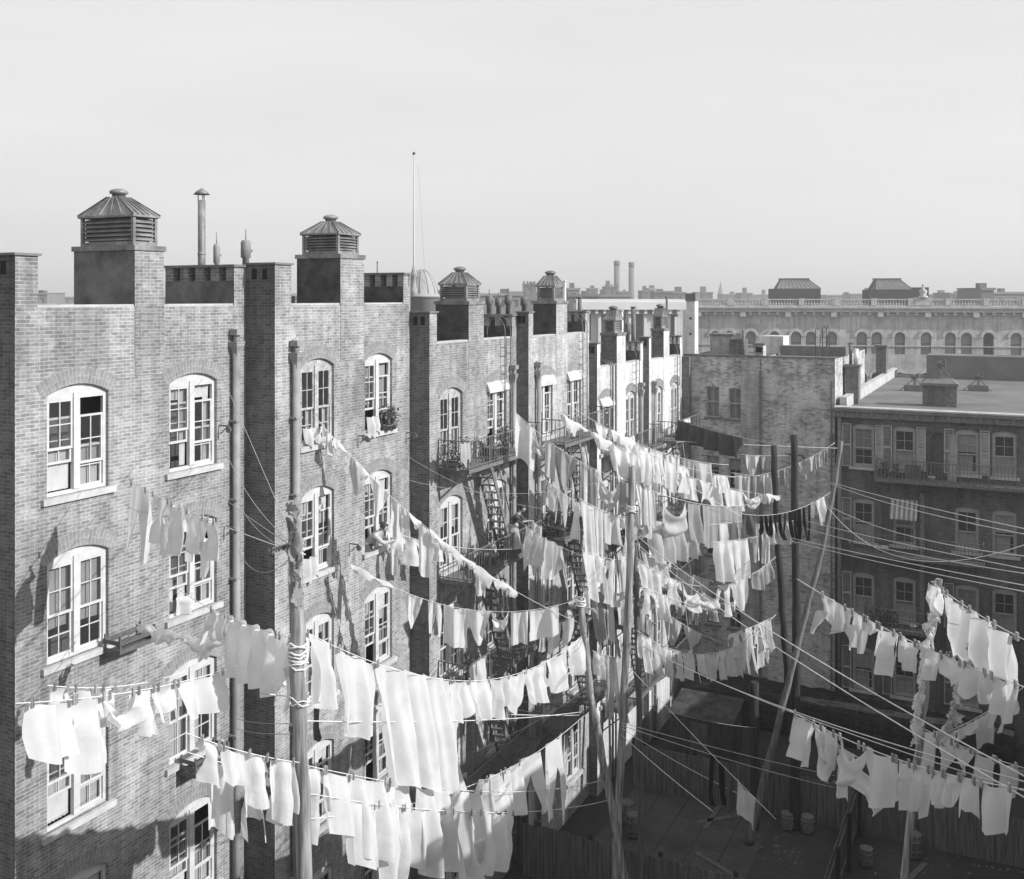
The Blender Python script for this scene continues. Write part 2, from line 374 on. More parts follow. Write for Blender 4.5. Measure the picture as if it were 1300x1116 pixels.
def flue_stack(parent,x0,x1,y0,y1,z0,z1,mb_mat,n=3,capz=.06,hole=.34):
    """party chimney: brick body, openings under a slab; the side that faces the camera gets a dark sheet for its shade"""
    m=MB(); zb=z1-capz-hole
    m.box(x0,x1,y0,y1,z0,zb,skip='b')
    k=n+1; seg=(y1-y0)/(2*n+1)
    for i in range(k):
        a=y0+i*2*seg; m.box(x0,x1,a,a+seg,zb,z1-capz,skip='bt')
    m.box(x0+.25,x1-.05,y0,y1,zb,z1-capz,skip='bt')
    s=m.obj('chimney_stack',mb_mat,parent)
    c=MB(); c.box(x0-.05,x1+.05,y0-.05,y1+.05,z1-capz,z1); c.obj('chimney_cap',STONED,s)
    return s
def cowl(parent,x,y,z,h=.5,r=.09,top='cowl',mat=None):
    m=MB(); mat=mat or PIPE
    m.lathe([(r,0),(r,h*.6),(r*1.5,h*.62),(r*1.5,h*.95),(r*1.1,h)],(x,y,z),12)
    if top=='cowl': m.tube([(x,y,z+h*.78),(x+r*2.3,y-.02,z+h*.78)],r*.55,8); m.tube([(x,y,z+h),(x,y,z+h*1.25)],.014,6)
    o=m.obj('vent_pipe',mat,parent); return o
def stovepipe(parent,x,y,z,h,r=.10,mat=None,hat=True):
    m=MB(); mat=mat or PIPE; m.tube([(x,y,z),(x,y,z+h)],r,12)
    m.lathe([(r*1.12,0),(r*1.12,.04)],(x,y,z+h*.5),12)
    if hat:
        m.lathe([(r*2.2,0),(r*1.2,.09),(.01,.16)],(x,y,z+h+.14),12)
        for a in range(3): c,s_=math.cos(a*2.1)*r*.9,math.sin(a*2.1)*r*.9; m.bar((x+c,y+s_,z+h-.02),(x+c,y+s_,z+h+.16),.018)
    return m.obj('stovepipe',mat,parent)
def downpipe(parent,x,zt,zb,r=.09,y=-.13,mat=None):
    m=MB(); mat=mat or PIPE
    m.tube([(x,y,zb),(x,y,zt-.3)],r,12)
    m.lathe([(r,0),(r*1.3,.18),(r*2.0,.3),(r*2.0,.36),(r*2.2,.37),(r*2.2,.40)],(x,y,zt-.42),4,False,R(45))
    z=zb+1.3
    while z<zt-1: m.box(x-r*1.35,x+r*1.35,y-r*1.1,0.0,z,z+.05); z+=1.9
    m.tube([(x,y+.02,zt-.05),(x+.03,y+.02,zt+.12),(x-.02,y+.1,zt+.3)],r*.8,8)
    m.box(x-.13,x+.11,y-.13,y+.1,zt+.14,zt+.28)
    return m.obj('downpipe',mat,parent)
# ---------------------------------------------------------------- the tenement row
FL=3.3
n_of={1:-17.0,2:-16.09,3:-15.43,4:-14.98,5:-14.65,6:-14.38,7:-14.03}
s_of={1:(12.9,19.31),2:(19.31,25.43),3:(25.43,31.23),4:(31.23,36.74),5:(36.74,42.18),6:(42.18,47.07)}
top_of={1:-.19,2:-.19,3:-1.37,4:-1.37,5:-2.76,6:-2.76}
def sx(k,px): return s_at(px,n_of[k])-s_of[k][0]
BLD={}
bdesc={1:'nearest brick tenement at the left edge, with the biggest cupola',2:'second brick tenement, with two window columns and a cupola between two roof stacks',
 3:'third brick tenement with a fire escape where a woman hangs washing',4:'fourth brick tenement with scalloped awnings over its top windows',
 5:'fifth tenement of the row with pale whitened brick and twin thin pipes',6:'last pale tenement of the row, beside the back wall of the yard'}
wins={1:(100,246),2:(404,481),3:(573.5,631),4:(692,729),5:(769.5,801),6:(836,857)}
WW={1:1.5,2:1.36,3:1.35,4:1.3,5:1.25,6:1.2}
vent={1:(171,208,94),2:(432,462,377),3:(595,614,553),4:(706,720,677),5:(783,794,763),6:(842.5,849.7,827)}
stackpx={1:(297,312,210),2:(512,521,462),3:(650,656,614),4:(743,748,720),5:(813,816.5,794),6:(863,866,850)}
def back_depth(k,s,pxfar):
    # how far behind the wall plane of house k a point at pixel pxfar on the cross line s lies
    t=(pxfar-CX)/F; n=s*(t*DY-DX)/(NX-t*NY); return n_of[k]-n
rng=random.Random(4)
for k in range(1,7):
    s0,s1=s_of[k]; n=n_of[k]; Lx=s1-s0; zt=top_of[k]; z=zt-GZ
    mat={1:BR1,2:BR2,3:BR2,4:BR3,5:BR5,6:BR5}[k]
    b=thing('tenement_building','%s'%bdesc[k],'building',SN(s0,n,GZ),ROWROT,'tenements of the left row')
    BLD[k]=b
    crown=zt-GZ-(1.37 if k>1 else 1.55)
    if k>=5: crown=zt-GZ-1.2
    ops=[];w=WW[k]
    for px in wins[k]:
        cx=sx(k,px)
        for f in range(5):
            zc=crown-f*FL
            if zc-2.2>.2: ops.append((cx,w,zc-2.2,zc,.2))
    m=MB(); facade(m,0,Lx,0,z,ops)
    prev=n_of.get(k-1,-18); step=n-prev
    D=11.0
    # left (camera facing) flank that steps out from the previous house, and above-roof edges
    m.quad((0,D,0),(0,0,0),(0,0,z),(0,D,z)); m.quad((Lx,0,0),(Lx,D,0),(Lx,D,z),(Lx,0,z)); m.quad((Lx,D,0),(0,D,0),(0,D,z),(Lx,D,z))
    m.obj('wall',mat,b,uvoff=(k*1.7,k*.33))
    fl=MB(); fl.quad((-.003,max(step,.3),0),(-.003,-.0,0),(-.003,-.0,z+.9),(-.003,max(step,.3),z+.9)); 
    fl.obj('side_wall',BRD,b)  # dark sheet over the flank, its shade put into the colour
    # parapet and coping
    m=MB(); m.box(0,Lx,.02,.30,z+.001,z+.05); m.obj('coping',STONE,b)
    m=MB(); m.quad((0,.3,z-.12),(Lx,.3,z-.12),(Lx,D,z-.12),(0,D,z-.12)); m.obj('roof',ROOF,b)
    # start pier rising above the wall
    pw={1:.5,2:.62,3:.42,4:.36,5:.3,6:.28}[k]; ph={1:1.0,2:1.0,3:.92,4:.85,5:.95,6:1.0}[k]
    m=MB(); m.box(.0,pw,-.0025,max(step,.45),z,z+ph,skip='b'); p=m.obj('pier',mat,b,uvoff=(0,z))
    m=MB(); m.box(-.05,pw+.05,-.05,max(step,.45)+.03,z+ph,z+ph+.05); m.obj('pier_cap',STONED,p)
    m=MB(); m.quad((-.006,max(step,.45),z-.6),(-.006,-.0025,z-.6),(-.006,-.0025,z+ph),(-.006,max(step,.45),z+ph)); m.obj('pier_side',BRD,p)  # shaded side of the pier painted as a darker sheet
    m=MB()
    for q in (.25,.62): m.box(-.03,.02,q*max(step,.45),q*max(step,.45)+.13,z+ph-.36,z+ph-.10)
    m.obj('flue_opening',FLUE,p)
    # vent shaft with louvred cupola
    pa,pb,pc=vent[k]; xa,xb=sx(k,pa),sx(k,pb); dep=back_depth(k,s0+xa,pc); dep=min(dep,2.2)
    hs={1:1.22,2:1.25,3:1.15,4:1.15,5:1.2,6:1.25}[k]
    m=MB(); m.box(xa,xb,-.0035,dep,z,z+hs,skip='b'); sh=m.obj('vent_shaft',mat,b,uvoff=(.07,z))
    m=MB(); m.quad((xa-.004,dep,z-.1),(xa-.004,-.0,z-.1),(xa-.004,-.0,z+hs),(xa-.004,dep,z+hs)); m.obj('shaft_side',RENDER_SHADE if k==1 else TAR_SHADE if k<5 else BRD,sh)  # shade of the shaft's unlit side laid on as a dark sheet
    m=MB(); m.box(xa-.04,xb+.04,-.04,dep+.04,z+hs,z+hs+.11); m.obj('shaft_flashing',TIN,sh)
    lx=(xb-xa); e=.12
    louvre_cupola(b,xa+e*.6,xb-e*.6,e,dep-e,z+hs+.11,{1:.62,2:.52}.get(k,.5),{1:.42,2:.33}.get(k,.36))
    m=MB(); m.box(xa,xb,-.012,0,z-1.5,z-.0); m.obj('pilaster',mat,b)
    # party stack at the far end
    pa,pb,pc=stackpx[k]; xa=sx(k,pa); dep=min(back_depth(k,s0+xa,pc),3.4)
    hz={1:1.0,2:.93,3:.8,4:.85,5:.85,6:.95}[k]
    st=flue_stack(b,xa,Lx-.004,-.0045,dep,z,z+hz,mat,{1:4,2:3}.get(k,2))
    m=MB(); hh=hz-.40
    m.quad((xa-.005,dep,z-.02),(xa-.005,.0,z-.02),(xa-.005,.0,z+hh),(xa-.005,dep,z+hh)); m.obj('stack_side',TAR_SHADE if k!=1 else RENDER_SHADE,st)  # unlit stack side: shade painted on with a dark sheet
    # windows
    i=0
    for o in ops:
        i+=1; cx,ww,zb,zc,r_=o; opn=(k==2 and o[0]>3 and abs(zc-(crown-FL))<.01) or rng.random()<.3
        fr=add_window(b,cx,zb,ww,zc-zb,r_,curt=(3 if (k==2 and o[0]>3 and abs(zc-(crown-FL))<.01) else rng.choice([0,0,1,1,2,3,4,5])),openw=opn,sillw=False)
    # dim room behind
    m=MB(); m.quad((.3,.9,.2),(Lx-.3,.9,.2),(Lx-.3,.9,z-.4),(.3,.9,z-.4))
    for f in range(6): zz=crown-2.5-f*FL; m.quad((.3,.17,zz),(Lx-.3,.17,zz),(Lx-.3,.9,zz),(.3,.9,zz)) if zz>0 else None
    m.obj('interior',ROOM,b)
# downpipes
for k,px,dz in ((1,295,-.85),(2,371,-1.15),(3,648,-1.2),(4,680,-1.15),(5,811,-1.2),(6,828,-1.2)):
    downpipe(BLD[k],sx(k,px),top_of[k]-GZ+dz,.0,{1:.095,2:.095}.get(k,.075),mat=PIPE)
for px in (775,779): 
    m=MB(); xx=sx(5,px); m.tube([(xx,-.10,0),(xx,-.10,top_of[5]-GZ+.02),(xx,.4,top_of[5]-GZ+.22)],.045,8); m.obj('downpipe',IRONR,BLD[5])
# pipes on the roofs
def onroof(px,Y,ztop,zbot,k,kind,r=.1,mat=None):
    b=BLD[k]; P=W(px,0,Y); loc=Matrix.Rotation(-ROWROT,4,'Z')@(Vector((P.x,P.y,0))-Vector((b.location.x,b.location.y,0)))
    zb=zbot-GZ; h=ztop-zbot
    if kind=='pipe': return stovepipe(b,loc.x,loc.y,zb,h-.2,r,mat)
    if kind=='stub': m=MB(); m.tube([(loc.x,loc.y,zb),(loc.x,loc.y,zb+h)],r,10); m.lathe([(r*1.25,0),(r*1.25,.06)],(loc.x,loc.y,zb+h-.03),10); return m.obj('vent_pipe',mat or PIPE,b)
    return cowl(b,loc.x,loc.y,zb,h,r,mat=mat)
def zz(py,Y): return (HZ-py)/F*Y
onroof(256,25.3,zz(244,25.3),top_of[1]-.1,1,'pipe',.095,TIN)
onroof(275,25.3,zz(310,25.3),top_of[1]+.3,1,'cowl',.055)
onroof(312,25.6,zz(305,25.6),top_of[1]+.5,1,'cowl',.085)
for px,py in ((621,375),(633,378),(645,374)): onroof(px,35.5,zz(py,35.5),top_of[3]+.6,3,'cowl',.085,IRONR)
onroof(665.5,36,zz(377,36),top_of[4]+.6,4,'cowl',.09,IRONR)
onroof(717,38.5,zz(357,38.5),top_of[4],4,'stub',.055,PIPEL)
onroof(736,40,zz(378,40),top_of[4]+.4,4,'stub',.08,IRONR)
onroof(789.5,44,zz(395,44),top_of[5],5,'stub',.065,PIPEL)
onroof(804,44.8,zz(390,44.8),top_of[5]+.3,5,'stub',.10,IRONR)
onroof(797,44.8,zz(410,44.8),top_of[5]+.3,5,'cowl',.09,IRONR)
onroof(846.5,49,zz(377,49),top_of[6],6,'stub',.06,IRONR)
onroof(479,30.5,zz(333,30.5),top_of[2]+.6,2,'stub',.02,IRON)
# small walls seen on the roofs behind
def roofbox(k,px0,px1,Y,pyt,name,mat,dep=1.2,cap=True):
    b=BLD[k]; P0=W(px0,0,Y);P1=W(px1,0,Y)
    def tl(P): return Matrix.Rotation(-ROWROT,4,'Z')@(Vector((P.x,P.y,0))-Vector((b.location.x,b.location.y,0)))
    a=tl(P0); wd=abs(px1-px0)/F*Y; zt=zz(pyt,Y)-GZ; zb=top_of[k]-GZ-.15
    m=MB(); m.box(a.x,a.x+dep,a.y-wd*.9,a.y,zb,zt); o=m.obj(name,mat,b)
    if cap: m=MB(); m.box(a.x-.04,a.x+dep+.04,a.y-wd*.9-.04,a.y+.04,zt,zt+.06); m.obj('cap',STONED,o)
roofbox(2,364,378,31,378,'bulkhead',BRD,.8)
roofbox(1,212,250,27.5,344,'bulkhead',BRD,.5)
# awnings with scalloped edges
def awning(k,px,lv,mat):
    b=BLD[k]; cx=sx(k,px); w=WW[k]+.15; cr=top_of[k]-GZ-(1.37 if k<5 else 1.2)-lv*FL
    n=16; P=[]
    for j in range(4):
        v=j/3; P.append([(cx-w/2+w*i/n,.02-.14*v,cr+.02-.26*v-.02*math.sin(i*2.4)*v) for i in range(n+1)])
    P.append([(cx-w/2+w*i/n,-.13,cr-.30-.10*abs(math.sin(i*math.pi/2.0+.8))) for i in range(n+1)])
    MB().grid(P).obj('awning',mat,b)
awning(3,631,0,CL['white']); awning(4,692,0,CL['white']); awning(4,729,0,CL['white']); awning(4,692,1,CL['pale grey']); awning(5,769.5,0,CL['white'])
# ---------------------------------------------------------------- fire escapes
def railing(m,pts,h=.85,sp=.16,t=.017,closed=False):
    for a,b in zip(pts[:-1],pts[1:]):
        a=Vector(a);b=Vector(b); L=(b-a).length; n=max(1,int(L/sp)); up=Vector((0,0,1))
        m.bar(a+up*h,b+up*h,.035,.03); m.bar(a+up*.08,b+up*.08,.03,.02)
        for i in range(n+1):
            p=a+(b-a)*i/n; m.bar(p,p+up*h,t if i%8 else .035)
def fire_escape(k,px0,px1,label,stairs,levels=4,pr=1.05):
    b=BLD[k]; n=n_of[k]; s0=s_of[k][0]; x0=sx(k,px0)+.0; x1=sx(k,px1); L=x1-x0; cr=top_of[k]-(1.37 if k<5 else 1.2)
    o=thing('fire_escape',label,'fire escape',SN(s0+x0,n,cr-2.35-4*0),ROWROT,'iron fire escapes of the left row')
    for lv in range(levels):
        z=-lv*FL
        m=MB(); a,c=stairs
        # slatted floor with the stair well left open
        for q in range(int(pr/.085)):
            y=-.04-q*.085
            if lv<levels-0 and y<-pr+.62: m.box(0,a,y-.05,y,z-.03,z); m.box(a+.95,L,y-.05,y,z-.03,z)
            else: m.box(0,L,y-.05,y,z-.03,z)
        m.box(0,L,-pr,-pr+.05,z-.1,z+.01); m.box(0,.05,-pr,0,z-.1,z+.01); m.box(L-.05,L,-pr,0,z-.1,z+.01); 
        for xx in (L*.35,L*.65): m.box(xx,xx+.05,-pr,0,z-.09,z-.035)
        pf=m.obj('platform',IRON,o)
        for xx in (.06,L/2,L-.06): m=MB(); m.bar((xx,0,z-.95),(xx,-pr+.06,z-.08),.045); m.bar((xx,-.02,z-1.0),(xx,-.02,z-.05),.04); m.obj('bracket',IRON,pf)
        m=MB(); railing(m,[(.02,0,z),(.02,-pr+.02,z),(L-.02,-pr+.02,z),(L-.02,0,z)]); m.obj('railing',IRON,pf)
        # stair down to the next level
        if lv<levels-1:
            m=MB(); xa=a; xb=c; y0,y1=-pr+.10,-pr+.60; zb=z-FL
            for y in (y0,y1): m.bar((xa,y,z),(xb,y,zb),.035,.14); m.bar((xa+.05,y,z+.8),(xb+.05,y,zb+.8),.025); m.bar((xb,y,zb),(xb+.05,y,zb+.8),.025); m.bar((xa,y,z),(xa+.05,y,z+.8),.025); m.bar(((xa+xb)/2,y,(z+zb)/2),((xa+xb)/2+.05,y,(z+zb)/2+.8),.025)
            for q in range(1,13): f=q/13; m.box(xa+(xb-xa)*f-.10,xa+(xb-xa)*f+.10,y0,y1,z-FL*f-.012,z-FL*f+.012)
            m.obj('stair',IRON,o)
    # gooseneck ladder over the parapet
    m=MB(); zt=top_of[k]-(cr-2.35); xl=L*.80
    for dx in (0,.42):
        pts=[(xl+dx,-.16,.0),(xl+dx,-.16,zt+.25)]+[(xl+dx,-.16+.45*(1-math.cos(a_)),zt+.25+.5*math.sin(a_)) for a_ in [math.pi*i/8 for i in range(1,9)]]+[(xl+dx,.74,zt-.1)]
        m.tube(pts,.018,6)
    q=.2
    while q<zt: m.bar((xl,-.16,q),(xl+.42,-.16,q),.018); q+=.3
    m.obj('roof_ladder',IRONR,o)
    return o
FE3=fire_escape(3,556,653,'iron fire escape where the woman stands, on the third tenement',(1.55,3.2))
FE4=fire_escape(4,682,747,'iron fire escape below the scalloped awnings of the fourth tenement',(1.5,3.0))
FE5=fire_escape(5,764,812,'iron fire escape on the pale tenement with twin thin pipes',(1.4,2.8))
FE6=fire_escape(6,829,862,'farthest iron fire escape, on the last pale tenement of the row',(1.2,2.6))
# ---------------------------------------------------------------- yard, opposite row, back wall
gm=MB(); S_=9000; gm.quad((-S_,-200,GZ),(S_,-200,GZ),(S_,S_,GZ),(-S_,S_,GZ)); tag(gm.obj('ground',plain('yard_earth',.045,.95,.4,.35,bump=.4)),None,None,kind='structure')
pv=MB()
for i in range(7):
    for j in range(5):
        a=SN(26+i*1.8,-13.6+j*1.1,GZ+.004); d=Vector((DX,DY,0)); e=Vector((NX,NY,0)); pv.quad(a+e*.02,a+d*.02+e*1.06,a+d*1.76+e*1.06,a+d*1.76+e*.02)
tag(pv.obj('path',plain('flagstones',.07,.9,.35,.9,bump=.3)),None,None,kind='structure')
def opp(s0,s1,zt,label):
    b=thing('tenement_building',label,'building',SN(s1,4,GZ),ROWROT+math.pi,'tenements outside the right edge')
    L=s1-s0; m=MB(); ops=[]; z=zt-GZ; n=int(L/2.9)
    for i in range(n):
        cx=(i+.5)*L/n
        for f in range(int((z-1)/FL)):
            zc=z-1.3-f*FL
            if zc>2.4: ops.append((cx,1.2,zc-2.1,zc,.18))
    facade(m,0,L,0,z,ops); D=9
    m.quad((0,D,0),(0,0,0),(0,0,z),(0,D,z)); m.quad((L,0,0),(L,D,0),(L,D,z),(L,0,z)); m.quad((L,D,0),(0,D,0),(0,D,z),(L,D,z)); m.obj('wall',BR1,b)
    m=MB(); m.quad((0,0,z-.01),(L,0,z-.01),(L,D,z-.01),(0,D,z-.01)); m.obj('roof',ROOF,b)
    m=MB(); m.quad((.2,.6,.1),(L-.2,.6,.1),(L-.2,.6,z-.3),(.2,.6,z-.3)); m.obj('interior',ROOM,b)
    for o in ops: add_window(b,o[0],o[2],1.2,2.1,.18,curt=0,arch=False)
opp(-6,22,-3.0,'taller brick tenement across the yard, just outside the right edge')
opp(22.1,35.6,-3.7,'brick tenement across the yard beyond the right edge, shading the yard floor')
opp(35.7,46.6,-8.4,'low brick house across the yard beyond the right edge of the picture')
# back wall and right-hand houses face the camera; local x runs across the yard
SB=47.3
def nx_(px,s=SB): return n_at(px,s)
def face_house(name,label,s,px0,px1,zt,mat,D=14,ops=(),cat='building',skipside=''):
    n0,n1=nx_(px0,s),nx_(px1,s)
    b=thing(name,label,cat,SN(s,n0,GZ),FACEROT); L=n1-n0; z=zt-GZ
    m=MB(); facade(m,0,L,0,z,ops)
    m.quad((0,D,0),(0,0,0),(0,0,z),(0,D,z)); m.quad((L,0,0),(L,D,0),(L,D,z),(L,0,z)); m.quad((L,D,0),(0,D,0),(0,D,z),(L,D,z)); m.obj('wall',mat,b)
    m=MB(); m.quad((0,0,z-.05),(L,0,z-.05),(L,D,z-.05),(0,D,z-.05)); m.obj('roof',ROOF if mat is not BRR else ROOFL,b)
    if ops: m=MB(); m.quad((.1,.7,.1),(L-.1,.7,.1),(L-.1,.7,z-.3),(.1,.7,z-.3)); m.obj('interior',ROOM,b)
    return b,L,z,n0
def lx(px,s,n0): return nx_(px,s)-n0
# rear house with two window columns
n0=nx_(868,SB); zt=zz(452,48.5)
ops=[]
for px,w in ((905,.62),(933.5,.62)):
    for f in range(5):
        zc=zz(492,47.5)-GZ-f*FL+(.0 if px<920 else -.05)
        if zc>2: ops.append((nx_(px)-n0,w,zc-1.45,zc,.0))
b,L,z,n0=face_house('rear_house','brick house closing the yard, with two columns of narrow windows',SB,868,966.5,zt,BRK,10,ops)
RH=b
def simple_window(b,x,zb,w,h,curt=True):
    m=MB(); j=.05
    m.box(x-w/2,x-w/2+j,.08,.14,zb,zb+h); m.box(x+w/2-j,x+w/2,.08,.14,zb,zb+h); m.box(x-w/2+j,x+w/2-j,.08,.14,zb,zb+j); m.box(x-w/2+j,x+w/2-j,.08,.14,zb+h-j,zb+h); m.box(x-w/2+j,x+w/2-j,.07,.13,zb+h/2-.03,zb+h/2+.03); m.box(x-.015,x+.015,.09,.12,zb+j,zb+h-j)
    f=m.obj('window',GREYP,b)
    m=MB(); m.quad((x-w/2+j,.115,zb+j),(x+w/2-j,.115,zb+j),(x+w/2-j,.115,zb+h-j),(x-w/2+j,.115,zb+h-j)); m.obj('pane',GLASS,f)
    m=MB(); m.box(x-w/2-.1,x+w/2+.1,-.07,.08,zb-.1,zb-.002); m.obj('sill',STONED,f)
    if curt:
        m=MB(); m.grid([[(x-w/2+w*i/8,.2+.015*math.sin(i*2),zb+h-v*h*curt) for i in range(9)] for v in (0,.5,1)]); m.obj('curtain',SHADE if curt>.6 else CURT,f)
for i,o in enumerate(ops): simple_window(b,o[0],o[2],o[1],o[3]-o[2],(.95,.4,.6,.3,.5)[i%5])
m=MB(); m.box(0,L,-.04,.25,z,z+.10); m.obj('coping',IRONR,b)
m=MB(); a=lx(957,SB,n0); m.box(a,L+.1,-.03,.55,z-.1,z+.60); c=m.obj('chimney',BRK,b); m=MB(); m.box(a-.06,L+.16,-.09,.61,z+.60,z+.68); m.obj('chimney_cap',IRONR,c)
m=MB(); m.box(a+.1,a+.4,.0-.035,.1,z+.25,z+.5); m.obj('flue_opening',FLUE,c)
m=MB(); a=lx(869,SB,n0); m.box(a,a+.42,.3,.9,z-.2,z+2.95); c=m.obj('chimney',BR5,b,); c['label']='tall pale chimney with two small dark holes'
m=MB(); m.box(a-.04,a+.46,.26,.94,z+2.65,z+3.02); m.obj('chimney_cap',STONED,c)
m=MB(); 
for q in (1.0,1.75): m.box(a+.16,a+.26,.28,.35,z+q,z+q+.1)
m.obj('flue_opening',FLUE,c)
m=MB(); m.box(lx(941,SB,n0),lx(966,SB,n0),-.10,-.002,0,z-.12,skip='b'); m.obj('chimney_breast',BR3,b)
m=MB(); x=lx(966.5,SB,n0); m.bar((x,-.2,.2),(x,-.2,z-.6),.09); m.obj('downpipe',IRONR,b)
# lean-to bulkheads standing on the rear house roof
m=MB(); a,c_=lx(880,SB,n0),lx(911,SB,n0); m.box(a,c_,3,5,z-.05,z+.9); o=m.obj('bulkhead',BR3,b); m=MB(); m.box(a-.05,c_+.05,2.9,5.1,z+.9,z+.98); m.obj('bulkhead_cap',STONED,o)
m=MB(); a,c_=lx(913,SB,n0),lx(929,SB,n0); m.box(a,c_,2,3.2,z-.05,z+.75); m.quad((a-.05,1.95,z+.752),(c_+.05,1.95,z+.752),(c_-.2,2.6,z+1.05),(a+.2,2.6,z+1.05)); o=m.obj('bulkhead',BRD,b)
m=MB(); m.tube([(lx(934,SB,n0),1.5,z),(lx(934,SB,n0),1.5,z+1.25)],.07,8); m.obj('vent_pipe',IRONR,b)
m=MB(); a,c_=lx(937,SB,n0),lx(969,SB,n0); m.box(a,c_,4.5,6,z-.05,z+.85); m.obj('bulkhead',BR5,b)
# side return between the last tenement and the rear house
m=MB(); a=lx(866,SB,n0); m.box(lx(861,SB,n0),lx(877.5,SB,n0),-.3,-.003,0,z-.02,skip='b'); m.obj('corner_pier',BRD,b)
# big blank wall
b,L,z,n0=face_house('blank_walled_house','large windowless brick wall with peeling whitewash closing the yard',SB-.12,966.5,1060,zz(453.5,47.2),BRK,10)
m=MB(); m.box(0,L,-.04,.25,z,z+.08); m.obj('coping',STONED,b)
m=MB(); m.bar((L-.15,-.06,.2),(L-.15,-.06,z-1.0),.06); m.obj('conduit',IRON,b)
for px,h,dx in ((1031,1.3,0),(1040,1.4,0),(1045,1.4,0),(1049,1.0,0)):
    m=MB(); x=lx(px,SB,n0); m.tube([(x,1,z),(x,1,z+h),(x+.05,1,z+h+.1),(x+.12,1,z+h)],.022,6); m.obj('vent_pipe',IRON,b)
m=MB(); x=lx(1035,SB,n0); 
for dx in (0,.35): m.bar((x+dx,.9,z),(x+dx+.15,.9,z+1.3),.035)
for q in range(5): m.bar((x+.03*q,.9,z+.2+q*.25),(x+.35+.03*q,.9,z+.2+q*.25),.025)
m.obj('roof_ladder',IRON,b)
m=MB(); m.box(.2,L,3.2,4,z-.05,z+.42); m.obj('parapet',STONED,b)
# faint stone ledge and rubble footing at the base of these walls
# right-hand house
SR=47.0; RH2px0=1063
n0=nx_(RH2px0,SR); ztR=zz(518,45.2); zR=ztR-GZ
cols=[(1096,.92),(1148,.92),(1227.5,.92),(1275,.92)]
ops=[]
for px,w in cols:
    for f in range(5):
        zc=zz(537,45.1)-GZ-f*FL
        if px==1275 and f>2:continue
        if zc>2.0: ops.append((nx_(px,SR)-n0,w,zc-1.9,zc,.10))
ops.append((nx_(1191.5,SR)-n0,.62,zz(606,44.2)-GZ,zz(546,44.2)-GZ,.28))
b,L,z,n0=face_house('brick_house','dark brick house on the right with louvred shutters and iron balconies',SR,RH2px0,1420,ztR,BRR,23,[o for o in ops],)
RB=b; RBn0=n0
rr=random.Random(8)
for i,o in enumerate(ops[:-1]):
    add_window(b,o[0],o[2],o[1],o[3]-o[2],.10,curt=[5,4,0,2,0][i%5] if i<15 else 0,grey=True,sill=True,arch=False)
o=ops[-1]; m=MB(); m.quad((o[0]-.31,.155,o[2]),(o[0]+.31,.155,o[2]),(o[0]+.31,.155,o[3]),(o[0]-.31,.155,o[3])); m.obj('blind_arch',BRR,b)
def shutter(b,x,z,w,h,ang=8,half=False,hinge=-1):
    m=MB(); t=.05; 
    def bx(a,c,z0,z1): m.box(a,c,-.02,.02,z0,z1)
    bx(0,t,0,h); bx(w-t,w,0,h); bx(t,w-t,0,t); bx(t,w-t,h-t,h); bx(t,w-t,h*.48,h*.53)
    q=t+.03
    while q<h-t-.04:
        if abs(q-h*.5)>.06: m.quad((t,-.012,q),(w-t,-.012,q),(w-t,.012,q+.045),(t,.012,q+.045))
        q+=.06
    o=m.obj('shutter',GREYP if not half else DARKP,b); o.location=(x,-.04,z); o.rotation_euler=(0,0,R(-ang) if hinge<0 else R(180+ang)); return o
shw=.40
for f in range(5):
    zc=zz(537,45.1)-GZ-f*FL-1.9
    for j,(px,w) in enumerate(cols[:3]):
        x=nx_(px,SR)-n0
        if f==2 and j in (1,): continue
        if f==1 and j==1: continue
        if f==1 and j==2: continue
        if f<4: 
            shutter(b,x-w/2-.04,zc,shw,1.9,10,hinge=1)
            if not (f==2 and j==0): shutter(b,x+w/2+.04,zc,shw*(1 if j else .8),1.9,14,half=(f>0),hinge=-1)
shutter(b,nx_(1203,SR)-n0,zz(606,44.2)-GZ,.38,2.0,15)
